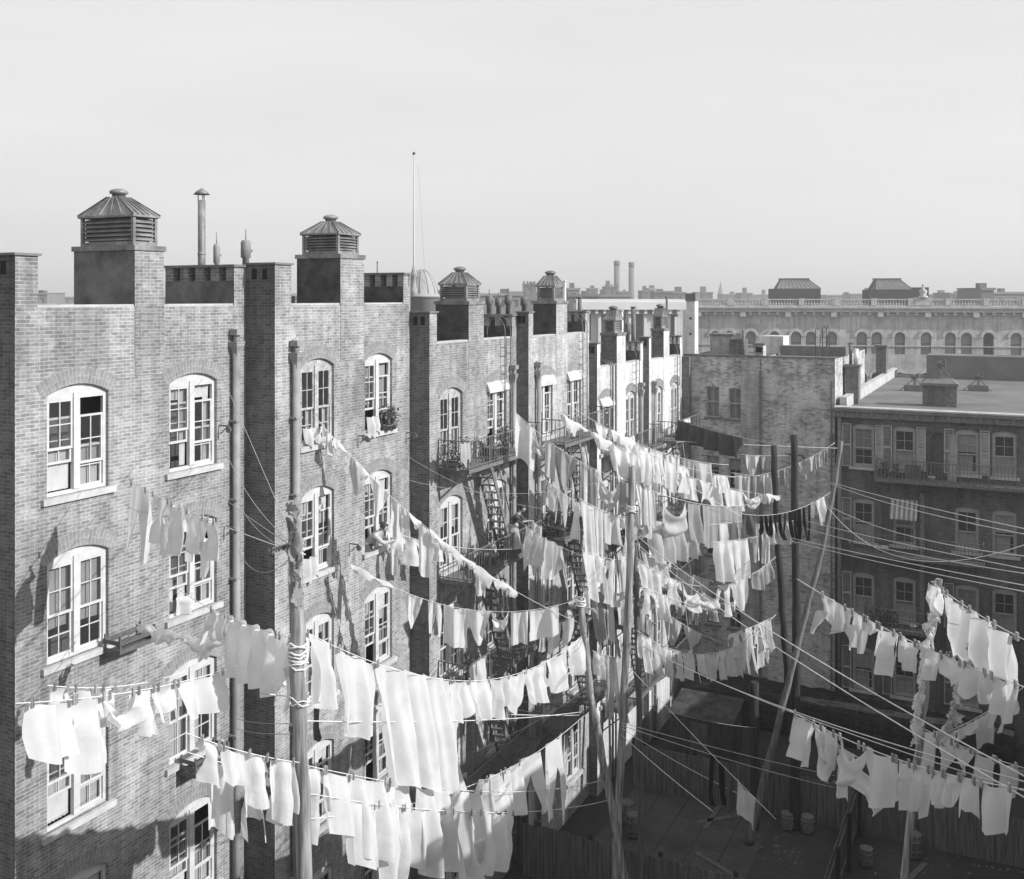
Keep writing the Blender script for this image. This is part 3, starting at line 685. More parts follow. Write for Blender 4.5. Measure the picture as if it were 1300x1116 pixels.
# cornice, coping and roof details of the right-hand house
m=MB(); m.box(-.05,L,-.22,0,z-.38,z-.10); m.box(-.1,L,-.34,0,z-.10,z+.03)
q=.2
while q<L: m.box(q,q+.12,-.30,-.222,z-.34,z-.103); q+=.62
m.obj('cornice',STONED,b)
m=MB(); m.box(-.1,L,-.36,.3,z+.03,z+.09); m.obj('gutter_edge',STONE,b)
x0=lx(1072,SR,n0)
m=MB(); m.box(.05,.35,.4,22,z-.05,z+.45); m.obj('party_wall',STONE,b)
def chim(px0,px1,pyt,Yo,label=None,cowls=(),mat=BRD,dep=.7,hood=False):
    Yd=Yo; a=Matrix.Rotation(-FACEROT,4,'Z')@(W(px0,0,Yd)-Vector((b.location.x,b.location.y,0))); wd=(px1-px0)/F*Yd
    zt_=zz(pyt,Yd)-GZ
    m=MB(); m.box(a.x,a.x+wd,a.y,a.y+dep,z-.1,zt_-.12); c=m.obj('chimney',mat,b,uvoff=(.1,.02))
    if label:c['label']=label
    m=MB(); m.box(a.x-.08,a.x+wd+.08,a.y-.08,a.y+dep+.08,zt_-.12,zt_); m.obj('chimney_cap',STONED,c)
    if hood:
        m=MB(); 
        X0,X1=a.x-.02,a.x+wd+.02; y0,y1=a.y-.02,a.y+dep+.02
        m.quad((X0,y0,zt_),(X1,y0,zt_),(X1-.3,(y0+y1)/2,zt_+.28),(X0+.3,(y0+y1)/2,zt_+.28)); m.quad((X1,y1,zt_),(X0,y1,zt_),(X0+.3,(y0+y1)/2,zt_+.28),(X1-.3,(y0+y1)/2,zt_+.28))
        m.quad((X0,y1,zt_),(X0,y0,zt_),(X0+.3,(y0+y1)/2,zt_+.28)); m.quad((X1,y0,zt_),(X1,y1,zt_),(X1-.3,(y0+y1)/2,zt_+.28)); m.obj('chimney_hood',STONED,c)
    return a,wd,zt_,c
def tripod(x,y,zb,h=.95):
    m=MB()
    for (dx,dy) in ((-.75,0),(.65,-.1),(.1,.4),(0,-.2)): m.bar((x+dx,y+dy,zb),(x,y,zb+h*.75),.045)
    m.tube([(x,y,zb),(x,y,zb+h*.8)],.05,8); m.tube([(x-.18,y,zb+h*.85),(x+.2,y,zb+h*.9)],.12,8); m.lathe([(.02,0),(.12,.05),(.06,.16)],(x,y,zb+h*.8),8)
    m.box(x+.2,x+.24,y-.12,y+.12,zb+h*.75,zb+h*1.08)
    return m.obj('chimney_cowl',IRONR,b)
a,wd,zt_,c=chim(1171,1211,486,46.5,'brick roof chimney with a hipped hood and iron cowl',hood=True,dep=.9); tripod(a.x+wd/2,a.y+.45,zt_+.05,.95)
for px,py,Y in ((1161,488,54),(1242,488,54)):
    p=Matrix.Rotation(-FACEROT,4,'Z')@(W(px,0,Y)-Vector((b.location.x,b.location.y,0))); tripod(p.x,p.y,z-.05,.9)
    m=MB(); m.box(p.x-.5,p.x+.5,p.y-.3,p.y+.3,z-.05,z+.28); m.obj('skylight_curb',STONED,b)
a,wd,zt_,c=chim(1073,1089,463,47.5,'slim brick chimney with a shining metal pipe on it')
m=MB(); m.tube([(a.x+.45,a.y+.3,zt_),(a.x+.45,a.y+.3,zt_+.75)],.11,12); m.obj('stovepipe',PIPEL,c)
m=MB(); m.tube([(a.x+.2,a.y+.3,zt_),(a.x+.2,a.y+.3,zt_+.85),(a.x+.1,a.y+.3,zt_+.95),(a.x+.42,a.y+.3,zt_+1.02)],.07,8); m.obj('stovepipe',IRONR,c)
chim(1112,1124,438,60,'chimney at the back of the roof')
m=MB(); m.box(2.2,L,20.5,22.8,z-.05,zz(447,66)-GZ); m.obj('rear_extension',ROOFL,b)
# stoep steps and lower structure in front of the right-hand house are hidden by washing; rubble footing
def iron_balcony(px0,px1,pyf,label,Y=44.6,proj=.9,rail=.85):
    x0,x1=nx_(px0,SR)-RBn0,nx_(px1,SR)-RBn0; zf=zz(pyf,Y)-GZ
    o=thing('iron_balcony',label,'balcony',SN(SR,RBn0+x0,GZ+zf),FACEROT,'iron balconies of the right-hand house'); Lb=x1-x0
    m=MB(); 
    for q in range(9): m.box(0,Lb,-.1-q*.095,-.03-q*.095,-.03,0)
    m.box(0,Lb,-proj,-proj+.05,-.12,.012); m.box(0,.05,-proj,0,-.12,.012); m.box(Lb-.05,Lb,-proj,0,-.12,.012); pf=m.obj('platform',IRONR,o)
    for q in range(int(Lb/1.6)+1): m=MB(); xx=.05+q*1.6; m.bar((xx,0,-.75),(xx,-proj+.05,-.1),.04); m.obj('bracket',IRONR,pf)
    m=MB(); railing(m,[(.02,0,0),(.02,-proj+.02,0),(Lb-.02,-proj+.02,0),(Lb-.02,0,0)],rail,.14,.02); m.obj('railing',IRONR,pf)
    return o,zf
B1_,zf1=iron_balcony(1113,1330,603,'top iron balcony of the right-hand house, under the open shutters')
B2_,zf2=iron_balcony(1083,1250,697,'middle iron balcony of the right-hand house, crossed by bare ropes')
B3_,zf3=iron_balcony(1100,1180,788,'lowest visible iron balcony of the right-hand house, crowded with pots')
# downpipe on the right house (middle)
m=MB(); x=lx(1171,SR,n0); m.tube([(x,-.1,0),(x,-.1,zz(620,44.6)-GZ)],.12,10); m.obj('downpipe',IRONR,b)
m=MB(); x=.12; m.tube([(x,-.12,0),(x,-.12,z-.4)],.10,10); m.obj('downpipe',IRON,b)
# awning over the second window of the second storey
x=nx_(1148,SR)-n0; zc=zz(537,45.1)-GZ-FL
P=[[(x-.55+1.1*i/14,-.03-.5*j/4,zc+.1-.62*(j/4)-.02*math.sin(i*2)*(j/4)) for i in range(15)] for j in range(5)]; P.append([(x-.55+1.1*i/14,-.55,zc-.66-.05*(i%2)) for i in range(15)])
MB().grid(P).obj('awning',CL['striped'],b)
# ---------------------------------------------------------------- rubble footing, fences, sheds
b=thing('rubble_wall','low sooty rubble footing along the foot of the blank wall','wall',SN(45.6,-13.9,GZ),FACEROT)
m=MB(); P=[]; rr=random.Random(3)
for j in range(7):
    row=[]
    for i in range(34):
        x=i*.42; row.append((x+rr.uniform(-.05,.05),[0,-.02,.05,.02,.5,1.2,1.6][j]+rr.uniform(-.05,.05),[0,.5,1.0,1.75-.012*i,1.85-.012*i,1.9-.01*i,1.9-.01*i][j]+rr.uniform(-.05,.05)))
    P.append(row)
m.grid(P[::-1]); m.obj('rubble',brick('rubble',.05,.025,.06,.5,.25,.5,-.2,.2,.03,seed=13),b)
def fence(sa,na,sb,nb,h,label,board=.16,mat=WOODF,horiz=False):
    A=SN(sa,na,GZ);B=SN(sb,nb,GZ);d=B-A;L=d.length
    o=thing('board_fence',label,'fence',A,math.atan2(d.y,d.x)); rr=random.Random(int(sa*10)); m=MB()
    if horiz:
        q=.02
        while q<h-.2: m.box(0,L,-.012+rr.uniform(-.004,.004),.012,q,q+.20); q+=.207
    else:
        q=0
        while q<L: hh=h+rr.uniform(-.05,.04); m.box(q,q+board-.012,-.012+rr.uniform(-.006,.006),.012,.03,hh); q+=board
    m.obj('boards',mat,o)
    m=MB()
    for zz_ in (.4,h-.35): m.box(0,L,.014,.07,zz_,zz_+.09)
    m.obj('rail',mat,o)
    n=max(1,int(L/2.2))
    for i in range(n+1):
        m=MB(); x=L*i/n; m.box(x-.06,x+.06,.072,.19,0,h+.1); m.obj('post',POLED,o)
fence(38.2,-13.7,38.7,3.6,1.75,'board fence crossing the dark end of the yard',horiz=True)
fence(38.2,-5.2,14,-5.2,1.9,'board fence running up the middle of the yard')
fence(30.6,-14.9,30.6,-5.3,1.8,'board fence behind the washing at the foot of the third tenement')
fence(24.6,-15.9,24.6,-5.3,1.8,'board fence at the foot of the second tenement, lowest in the picture')
b=thing('shed','low tarred shed in the dark corner beyond the fence','shed',SN(41.5,-13.2,GZ),FACEROT)
m=MB(); m.box(0,2.6,0,1.9,0,1.8); m.obj('wall',wood('shed_boards',.06),b); m=MB(); m.quad((-.1,-.12,1.82),(2.7,-.12,1.82),(2.7,2,2.15),(-.1,2,2.15)); m.quad((-.1,-.12,1.78),(2.7,-.12,1.78),(2.7,2,2.11),(-.1,2,2.11)); m.obj('roof',TAR_SHADE,b)
m=MB(); m.box(.9,1.6,-.03,-.002,.02,1.6); m.obj('door',DARKP,b)
# ---------------------------------------------------------------- poles of the yard
def pole(pts,r0,r1,label,mat=POLE,group='clothes poles of the yard',cleats=0,knots=True,seed=1,ground=True):
    # pts: (px,py,Y) from top to bottom, then carried on down to the ground
    P=[W(*p) for p in pts]; a,c=P[-2],P[-1]; d=c-a
    if ground and c.z>GZ+.02: P.append(c+d*((GZ-c.z)/d.z))
    rr=random.Random(seed); pts2=[]
    for u,v in zip(P[:-1],P[1:]):
        for i in range(8): pts2.append(u.lerp(v,i/8)+Vector((rr.uniform(-.02,.02),rr.uniform(-.02,.02),0)))
    pts2.append(P[-1]); n=len(pts2); base=pts2[-1]
    rad=[r0+(r1-r0)*i/(n-1)+rr.uniform(-.008,.010) for i in range(n)]
    o=thing('clothes_pole',label,'pole',base,0,group)
    m=MB(); m.tube([p-base for p in pts2],rad,10); m.obj('shaft',mat,o)
    for k in range(cleats):
        q=pts2[1+k*2]-base; m=MB(); m.bar(q+Vector((-.35,0,.05)),q+Vector((.35,0,-.02)),.05,.05); m.tube([q+Vector((.3,0,-.02)),q+Vector((.36,0,-.12))],.05,6); m.obj('cleat',mat,o)
    return o,[p for p in pts2]
pole([(372,636,14),(377,800,14),(383,1000,14)],.085,.12,'thick weathered pole in the left foreground, wound with rope and rags',cleats=0,seed=2)
pole([(803,592,30),(798,760,30),(786,1005,30)],.10,.13,'pale clothes pole in the middle of the picture, taller of a close pair',cleats=1,seed=3)
pole([(806,690,31),(810,820,31),(812,1000,31)],.08,.11,'slimmer pole standing right behind the pale middle pole',mat=wood('brown_pole',.11),seed=4)
pole([(736,758,26),(750,880,26),(774,1010,26)],.08,.11,'leaning grey pole left of the middle pair, many ropes tied to its head',cleats=1,seed=5)
pole([(982,566,38),(988,700,38),(999,850,38)],.11,.14,'dark knotty pole in front of the blank wall, left of its neighbour',mat=POLED,seed=6)
pole([(1008,552,37),(1011,760,37),(1009,1000,37)],.12,.20,'tall dark pole in front of the blank wall, behind the black stockings',mat=POLED,cleats=1,seed=7)
pole([(1069,560,36),(1046,690,36),(1010,830,36),(968,1000,36)],.07,.15,'long slanting pole crossing the corner of the blank wall',mat=wood('mid_pole',.16),seed=8)
pole([(958,866,37),(958,1000,37)],.16,.17,'short thick dark post near the yard fence',mat=POLED,seed=9)
pole([(1192,735,17),(1176,860,17),(1160,1010,17)],.05,.08,'thin pole in the right foreground with ragged cloth blown round it',mat=POLE,seed=10)
# ragged cloth and rope wound on the foreground pole
def winding(px,py0,py1,Y,r,turns,label,name='rope_coil',mat=ROPE,th=.02,cat='rope'):
    P=[];n=turns*12
    rr=random.Random(int(px+py0)); c0=W(px,py0,Y)
    for i in range(n+1):
        f=i/n; a=f*turns*6.283; q=W(px+(py1-py0)*f*.03,py0+(py1-py0)*f,Y); P.append(q+Vector((math.cos(a)*(r+rr.uniform(0,.03)),math.sin(a)*(r+rr.uniform(0,.03)),rr.uniform(-.03,.03)))-c0)
    m=MB(); m.tube(P,th,6); return tag(m.obj(name,mat,None,c0),label,cat)
winding(374.5,690,702,14,.11,3,'upper coil of rope round the thick foreground pole',th=.011)
winding(377,812,846,14,.115,7,'lower heap of white rope knotted round the thick foreground pole',th=.015)
winding(380,880,892,14,.125,2,'two loose white turns near the foot of the foreground pole',th=.011)
winding(737,760,768,26,.11,4,'rope turns at the head of the leaning pole',th=.02)
winding(801,640,650,30,.13,4,'rope turns high on the pale middle pole',th=.02)
# flapping rag wrapped on the foreground pole
def lump(px0,py0,px1,py1,Y,r,label,mat,seed,name='rag',cat='cloth',tw=1.0):
    # a torn strip of cloth, twisting and fraying along its length
    rr=random.Random(seed); a,c=W(px0,py0,Y),W(px1,py1,Y); n=60; m=MB(); ph=[rr.uniform(0,6.28) for _ in range(5)]
    for q in range(3):
        G=[]
        off=Vector((rr.uniform(-1,1),rr.uniform(-1,1),0))*r*.35
        for i in range(n+1):
            t=i/n; p=a.lerp(c,t)-a+off+Vector((math.sin(t*9+ph[0]+q),math.sin(t*7+ph[1]+q*2),0))*r*.3; an=tw*(5*t+q*2.1+.8*math.sin(t*13+ph[2])); ww=r*(.55+.35*math.sin(t*17+ph[3]+q)+rr.uniform(-.18,.3))
            e=Vector((math.cos(an),math.sin(an),.25*math.sin(t*21+q))); g=Vector((-math.sin(an),math.cos(an),0))
            G.append([p-e*ww,p-e*ww*.4+g*r*.25,p+e*ww*.3-g*r*.2,p+e*ww*.95+Vector((0,0,-abs(rr.gauss(0,.04))))])
        m.grid(G)
    return tag(m.obj(name,mat,None,a),label,cat)
lump(372,636,379,770,13.85,.105,'grey rag twisted down the top of the thick foreground pole',CL['grey'],5)
lump(371,690,345,698,13.9,.07,'short grey rag end sticking out left of the foreground pole',CL['grey'],6)
# ---------------------------------------------------------------- washing
ORD=['first','second','third','fourth','fifth','sixth','seventh','eighth','ninth','tenth','eleventh','twelfth','thirteenth','fourteenth','fifteenth','sixteenth','seventeenth','eighteenth','nineteenth','twentieth','twenty-first','twenty-second','twenty-third','twenty-fourth','twenty-fifth']
NAMES={'sheet':('bed_sheet','bed sheet','sheet'),'scallop':('pillowcase','sagging pillowcase','pillowcase'),'towel':('towel','narrow towel','towel'),'shirt':('shirt','long-sleeved shirt','shirt'),
 'pants':('drawers','long drawers','drawers'),'dress':('nightgown','flared nightgown','nightgown'),'stocking':('stocking','long stocking','stocking'),'bundle':('bunched_cloth','bunched cloth','cloth'),
 'rag':('ragged_cloth','ragged cloth','cloth'),'swag':('folded_cloth','swagged cloth','cloth'),'suit':('long_underwear','one-piece underwear','underwear'),'blanket':('blanket','heavy blanket','blanket'),'tri':('kerchief','pointed cloth','cloth')}
def pieces(kind,rr):
    j=lambda a:a+rr.uniform(-.03,.03)
    if kind=='shirt':
        q=rr.random(); e=rr.uniform(-.04,.06)
        if q<.35: return [[(0,.22,.78),(.08,.20,.80),(.3,.22,.78),(.7,.20,.80),(1,.14,.86)],[(.02,.04,.24),(.12,-.12,.20),(.26,-.22,.02),(.50+e,-.24,-.08)],[(.02,.76,.96),(.12,.80,1.12),(.26,.98,1.22),(.54-e,1.08,1.24)]]
        if q<.7: return [[(0,.16,.84),(.10,.17,.83),(.35,.20,.80),(.7,.18,.82),(1,.13,.87)],[(.03,.03,.18),(.3,-.05,.12),(.6+e,-.07,.07),(.72+e,-.08,.05)],[(.03,.82,.97),(.35,.88,1.05),(.62-e,.92,1.08),(.76-e,.94,1.06)]]
        return [[(0,.08,.92),(.25,.14,.86),(.55,.15,.85),(.66,.24,.76),(.70,.36,.64)],[(.42,.08,.24),(.62,.0,.17),(.85,-.04,.10),(1.04+e,-.03,.08)],[(.42,.76,.92),(.62,.83,1.0),(.88,.90,1.04),(1.0-e,.92,1.03)]]
    if kind=='pants': return [[(0,.12,.88),(.15,.10,.90),(.36,.08,.93)],[(.34,.08,.50),(.6,.10,.44),(.85,.13,.36),(1.0,.16,.36)],[(.34,.49,.93),(.6,.56,.93),(.88,.64,.92),(1.03,.66,.90)]]
    if kind=='dress': return [[(0,.3,.7),(.12,.22,.78),(.35,.26,.74),(.7,.12,.88),(1,.0,1.0)],[(.03,.12,.3),(.3,.02,.18)],[(.03,.7,.88),(.32,.84,.98)]]
    if kind=='suit': return [[(0,.15,.85),(.5,.18,.82)],[(.48,.18,.5),(.8,.2,.42),(1.05,.22,.38)],[(.48,.5,.82),(.8,.58,.8),(1.0,.62,.78)],[(.03,.02,.18),(.3,-.08,.06),(.52,-.1,.0)],[(.03,.82,.98),(.3,.94,1.08),(.6,1.0,1.08)]]
    if kind=='stocking': return [[(0,.25,.8),(.4,.2,.75),(.75,.3,.7),(.9,.35,.8),(1,.5,1.0)]]
    if kind=='tri': return [[(0,0,1),(.4,.08,.8),(.75,.25,.62),(1,.38,.48)]]
    return [[(0,0,1),(.33,j(.01),j(.99)),(.66,j(.02),j(.98)),(1,j(.02),j(.98))]]
CNT={}
def garment(kind,A,B,Lm,tone,label,seed,pegs=False,group=None,skew=None,cd=None):
    rr=random.Random(seed); A=Vector(A);B=Vector(B); ax=B-A; Wd=ax.length
    h=Vector((ax.x,ax.y,0)); h=h.normalized() if h.length>1e-4 else Vector((1,0,0)); nr=Vector((h.y,-h.x,0))
    if nr.y>0:nr=-nr
    org=(A+B)/2; m=MB(); sk=skew if skew is not None else rr.uniform(-.07,.05)*(.4 if kind in('sheet','blanket','scallop','towel') else 1)
    k1=max(1.2,rr.uniform(1.1,1.7)*Wd) if kind in('sheet','blanket') else rr.uniform(.9,2.0)
    ph=[rr.uniform(0,6.28) for _ in range(6)]; amp=min(.13,.05+.06*Wd)*rr.uniform(.85,1.5)
    npin={'sheet':max(2,int(Wd/.55)+1),'blanket':5,'towel':2,'scallop':2,'swag':2,'rag':3}.get(kind,2)
    sag={'sheet':.045,'blanket':.03,'scallop':.05,'swag':.0,'towel':.03}.get(kind,.02)
    if kind=='bundle':
        n=max(10,int(Wd/.05)); ns=lambda x,k:math.sin(x*k+ph[0])+.6*math.sin(x*k*2.3+ph[1])+.4*math.sin(x*k*4.1+ph[2])
        for sd_ in (1,-1):
            G=[]
            for j in range(6):
                v=j/5; row=[]
                for i in range(n+1):
                    x=i/n*Wd; lo=Lm*(1.0+.42*ns(x,5.5 if sd_>0 else 6.7)+rr.uniform(-.08,.08))*(.25+.75*math.sin(math.pi*min(1,max(0,(i/n*1.02)))**.6) if 0<i<n else .15)
                    hmp=.03*math.sin(x*9+ph[3])+.02
                    row.append(A+ax*(i/n)-org+Vector((0,0,hmp*(1-v)-lo*v))+nr*sd_*(.015+.07*math.sin(math.pi*v*.7)+.035*ns(x+v*.3,11)*v))
                G.append(row)
            m.grid(G)
    else:
        for pc in pieces(kind,rr):
            full=(pc[0][2]-pc[0][1])>.6; nx=max(7,min(72,int((pc[0][2]-pc[0][1])*Wd/.035))); ny=max(8,min(20,int(Lm/.09))); G=[];U=[]
            y0,y1=pc[0][0],pc[-1][0]
            for j in range(ny+1):
                y=y0+(y1-y0)*j/ny
                for q in range(len(pc)-1):
                    if y<=pc[q+1][0]+1e-6: f=(y-pc[q][0])/(pc[q+1][0]-pc[q][0]); f=max(0,min(1,f)); xl=pc[q][1]+(pc[q+1][1]-pc[q][1])*f; xr=pc[q][2]+(pc[q+1][2]-pc[q][2])*f; break
                row=[];ur=[]
                for i in range(nx+1):
                    x=xl+(xr-xl)*i/nx
                    t=max(0,min(1,x)); pin=t*(npin-1); pl=pin-math.floor(pin) if npin>1 else 0; bow=4*pl*(1-pl)
                    drop=y*Lm; topdz=-sag*bow*(Lm if kind=='scallop' else 1)
                    if kind=='scallop': drop=y*Lm*(.52+.48*math.sqrt(max(0,4*t*(1-t))))
                    if kind=='swag': topdz=-Lm*.42*4*t*(1-t)*(1-.15*y); drop=y*Lm*(.45+.15*4*t*(1-t))
                    if kind=='rag' and y>.5: drop*=1+(.14*math.sin(x*9+ph[0])+.07*math.sin(x*23+ph[1])+rr.uniform(-.03,.03))*(y-.5)*2
                    if kind in('sheet','dress','towel','shirt'): drop*=1+.035*math.sin(x*5+ph[4])*y
                    fan=(x-.5)*Wd
                    tw=lambda q:math.asin(.97*math.sin(q))/1.33
                    xx=x+(x-.5)*.10*(1-y); cv=ph[5]/6.28-.5
                    d=amp*(.3+.7*min(1,y*1.8))*(tw(k1*6.283*xx+ph[0]+y*cv*1.5)+.45*tw(k1*2.1*6.283*xx+ph[1]-y*cv*2)*(1-.5*y)+.10*math.sin(k1*3.3*6.283*x+ph[3]+y)+.30*math.sin(2.2*y+ph[2]+x*2))
                    # creases falling from the pegs
                    d+=-.05*math.exp(-((pl if pl<.5 else 1-pl)*3.2)**2)*(1-y)*1.2
                    if kind in('scallop','shirt','dress','towel') and y<.75: d+=.035*math.sin(11*y-5*bow+ph[3])*bow*(1-y)
                    if kind=='swag': d+=.10*math.sin(9*y+3*bow+ph[3])*bow
                    bil=rr_b*y*y if (rr_b:=BIL[seed%5]) else 0
                    hx=0 if kind in('sheet','blanket') else math.cos(k1*6.283*x+ph[1])*amp*.3*y
                    p=A+ax*x-org+Vector((0,0,-drop+topdz))+nr*(d+bil*Lm)+h*(sk*drop+hx)
                    row.append(p); ur.append((x*Wd,y*Lm))
                G.append(row);U.append(ur)
            m.grid(G,uv=U)
    nm,desc,cat=NAMES[kind]; o=m.obj(nm,CL[tone],None,org); tag(o,label,cat,group)
    if pegs and kind!='bundle':
        for t in ((.16,.84) if kind not in('sheet','scallop') else (.02,.98)):
            q=MB(); p=A+ax*t-org; q.box(p.x-.012,p.x+.012,p.y-.03,p.y+.03,p.z-.06,p.z+.05); q.obj('clothes_peg',POLE,o)
    return o
BIL=[.0,.06,-.05,.10,.03]
SEED=[100]
def line(name,a,b,sag,items,r=.007,mat=None,ext=None,label=None,pegs=None,extra_rope=True):
    """a,b=(px,py,Y) ends of the rope; items=(px0,px1,len_px,kind,tone[,dy])"""
    A,B=W(*a),W(*b)
    def P(t): p=A.lerp(B,t); p.z-=sag*4*t*(1-t); return p
    def tp(px):
        lo,hi=0,1; up=b[0]>a[0]
        for _ in range(40):
            mid=(lo+hi)/2; q=P(mid); x=CX+F*q.x/q.y
            if (x<px)==up: lo=mid
            else: hi=mid
        return (lo+hi)/2
    if extra_rope:
        n=28; m=MB(); m.tube([P(i/n)-A for i in range(n+1)],r,5); tag(m.obj('clothesline',mat or ROPE,None,A),label or ('rope %s'%name),'rope')
    its=sorted(items,key=lambda i:i[0]); N=len(its)
    for i,it in enumerate(its):
        px0,px1,lp,kind,tone=it[:5]; t0,t1=tp(px0),tp(px1); p,q=P(t0),P(t1); Ym=(p.y+q.y)/2; SEED[0]+=1
        if len(it)>5: dz=it[5]/F*Ym; p.z-=dz;q.z-=dz
        d=NAMES[kind][1]
        if N==1: lab='%s %s on %s'%(tone,d,name)
        else: lab='%s %s, %s from left on %s'%(tone,d,ORD[i],name) if i<N-1 else '%s %s, rightmost on %s'%(tone,d,name)
        garment(kind,p,q,lp/F*Ym,tone,lab,SEED[0],pegs=(Ym<22) if pegs is None else pegs,group='washing on '+name)
w,c,pg,g_,dg,bk,st='white','cream','pale grey','grey','dark grey','black','striped'
# near left wall
line('the short line high on the nearest wall',(140,597,20.2),(372,700,14),.10,[(163,189,88,'pants',w),(190,218,66,'dress',w),(216,230,58,'towel',w),(233,262,70,'shirt',w),(262,273,50,'towel',w)],label='rope running from the nearest tenement down to the thick foreground pole')
line('the rope below that short wall line',(222,745,19.5),(378,812,14),.12,[(264,290,46,'shirt',w),(289,352,74,'sheet',w),(352,371,90,'shirt',w)],label='rope from the second storey window down to the knotted rope heap')
line('the slack rope by the nearest wall',(150,783,20),(304,818,17.5),.10,[(179,245,12,'bundle',w),(240,282,16,'bundle',w),(290,297,30,'towel',w),(297,304,36,'towel',w)],label='slack rope close to the nearest wall')
line('the low line at lower left',(20,893,11),(300,846,15),.10,[(40,95,70,'sheet',w),(88,140,88,'dress',w),(132,176,60,'swag',w),(172,200,58,'shirt',w),(196,226,48,'shirt',w),(226,284,44,'sheet',w)],label='low rope rising to the right at the lower left')
line('the foreground line at lower left',(235,930,12.5),(380,968,13.8),.05,[(252,284,55,'dress',w),(284,318,42,'sheet',w),(312,345,60,'dress',w),(345,378,80,'shirt',w)],label='foreground rope ending at the foot of the thick pole')
line('the under line at lower left',(238,955,13.2),(381,985,14),.05,[(262,300,82,'sheet',w),(302,336,90,'shirt',w),(336,372,64,'dress',w)],label='second foreground rope ending at the foot of the thick pole')
# long diagonal line from the second tenement
line('the long diagonal line',(398,527,25.8),(739,792,26),.65,[(409,424,26,'shirt',w),(424,440,14,'bundle',w),(439,467,42,'tri',pg),(452,470,14,'bundle',w),(468,494,40,'tri',w),(496,510,48,'towel',w),(508,521,34,'shirt',w),(520,535,12,'bundle',w),(531,548,62,'towel',w),(546,575,12,'bundle',w),(573,604,14,'bundle',w),(600,630,16,'bundle',w),(604,618,30,'rag',w),(626,657,13,'bundle',w)],label='long rope falling diagonally from the top window of the second tenement',pegs=False)
line("the leaning woman's line",(488,672,28.2),(700,690,31),.35,[(491,512,20,'sheet',w),(511,536,34,'dress',w),(546,568,22,'shirt',w)],label='rope in the hands of the woman leaning from the window',pegs=False)
line('the line crossing the second tenement',(440,712,26),(737,760,26),.75,[(446,500,8,'bundle',w),(513,537,42,'tri',w),(541,562,40,'pants',w),(563,594,48,'sheet',w),(594,624,44,'tri',w),(624,646,26,'swag',w),(649,671,40,'sheet',w),(672,709,37,'sheet',w)],label='rope sagging from the second tenement towards the leaning pole',pegs=False)
line('the big sheet line',(378,797,14),(740,806,26),.95,[(384,426,84,'shirt',w),(430,480,100,'sheet',w),(478,578,146,'sheet',w,-1),(572,596,50,'scallop',w),(596,621,52,'scallop',w),(621,646,50,'scallop',w),(646,669,50,'scallop',w),(669,696,46,'scallop',w),(696,722,46,'scallop',w),(722,744,42,'scallop',w)],label='rope carrying the big sheets from the thick foreground pole to the leaning pole')
line('the short rope behind the thick pole',(380,845,15.5),(425,860,15.5),.02,[(393,411,80,'stocking',dg)],label='short rope behind the thick foreground pole')
line('the bottom foreground line',(381,970,14),(766,990,26),.35,[(384,418,92,'shirt',w),(414,450,76,'sheet',w),(448,490,98,'sheet',w),(488,530,86,'dress',w),(528,572,104,'sheet',w),(570,612,92,'sheet',w)],label='rope along the bottom of the picture')
line('the second bottom line',(384,1006,14),(772,1016,26),.3,[(440,482,80,'sheet',w),(484,520,90,'pants',w),(522,566,70,'sheet',w),(570,604,86,'shirt',w),(610,652,74,'sheet',w)],label='lowest rope of the picture, below the bottom line')
line('the line below the fire escapes',(385,1040,14),(742,908,26),.55,[(614,640,52,'rag',w),(637,664,64,'pants',w),(662,693,74,'pants',w),(690,720,92,'pants',w)],label='rope climbing right below the fire escapes')
# fire escape lines
line("the standing woman's line",(657,660,32),(740,706,26),.10,[(664,675,46,'rag',w),(676,690,34,'sheet',pg),(689,701,48,'towel',w),(700,713,44,'tri',pg)],label='rope held by the woman on the fire escape',pegs=False)
line('the line from the top landing',(652,521,31.6),(803,612,31),.35,[(655,679,52,'sheet',w),(679,693,34,'swag',pg),(692,706,44,'sheet',pg),(705,734,48,'tri',g_),(736,759,56,'sheet',st),(760,788,48,'swag',pg),(787,801,40,'sheet',g_)],label='rope from the top landing of the fire escape to the pale middle pole')
line('the upper line left of middle pole',(733,631,29.5),(800,657,30.5),.10,[(738,756,86,'sheet',w),(756,767,60,'rag',w),(767,789,38,'sheet',w),(789,800,52,'dress',w)],label='short rope left of the pale middle pole')
line('the lower line left of middle pole',(738,744,29.6),(797,752,30.5),.1,[(741,752,30,'sheet',w),(754,768,66,'rag',g_),(769,780,58,'sheet',c),(783,795,40,'towel',w)],label='lower short rope left of the pale middle pole')
line('the lowest line left of middle pole',(752,826,29.5),(796,836,30.5),.05,[(756,768,30,'towel',w),(769,780,70,'rag',pg),(781,793,80,'towel',w)],label='lowest short rope left of the pale middle pole')
line('the short line above the flower pots',(738,672,33),(772,690,32),.05,[(742,758,50,'sheet',pg),(760,771,30,'dress',w)],label='short rope above the flower boxes')
line('the highest line to the right',(700,498,33),(925,590,37.5),.55,[(757,773,24,'tri',w),(775,806,14,'bundle',w),(784,808,26,'sheet',w),(810,826,50,'sheet',w),(826,843,46,'shirt',w),(843,864,36,'sheet',st),(866,883,38,'blanket',g_),(884,905,40,'sheet',pg)],label='highest rope, from the fourth tenement out over the yard')
line('the long line below the highest one',(703,520,32.2),(992,630,38),.55,[(714,745,12,'bundle',w),(752,776,12,'bundle',w),(776,800,34,'sheet',w),(798,816,56,'shirt',w),(817,836,34,'pants',w),(839,860,30,'swag',w),(860,870,30,'towel',pg),(869,886,28,'sheet',w),(888,919,26,'rag',w),(920,944,26,'sheet',w),(944,964,22,'swag',w),(964,988,12,'bundle',w)],label='long rope with crowded washing that ends at the dark knotty pole',pegs=False)
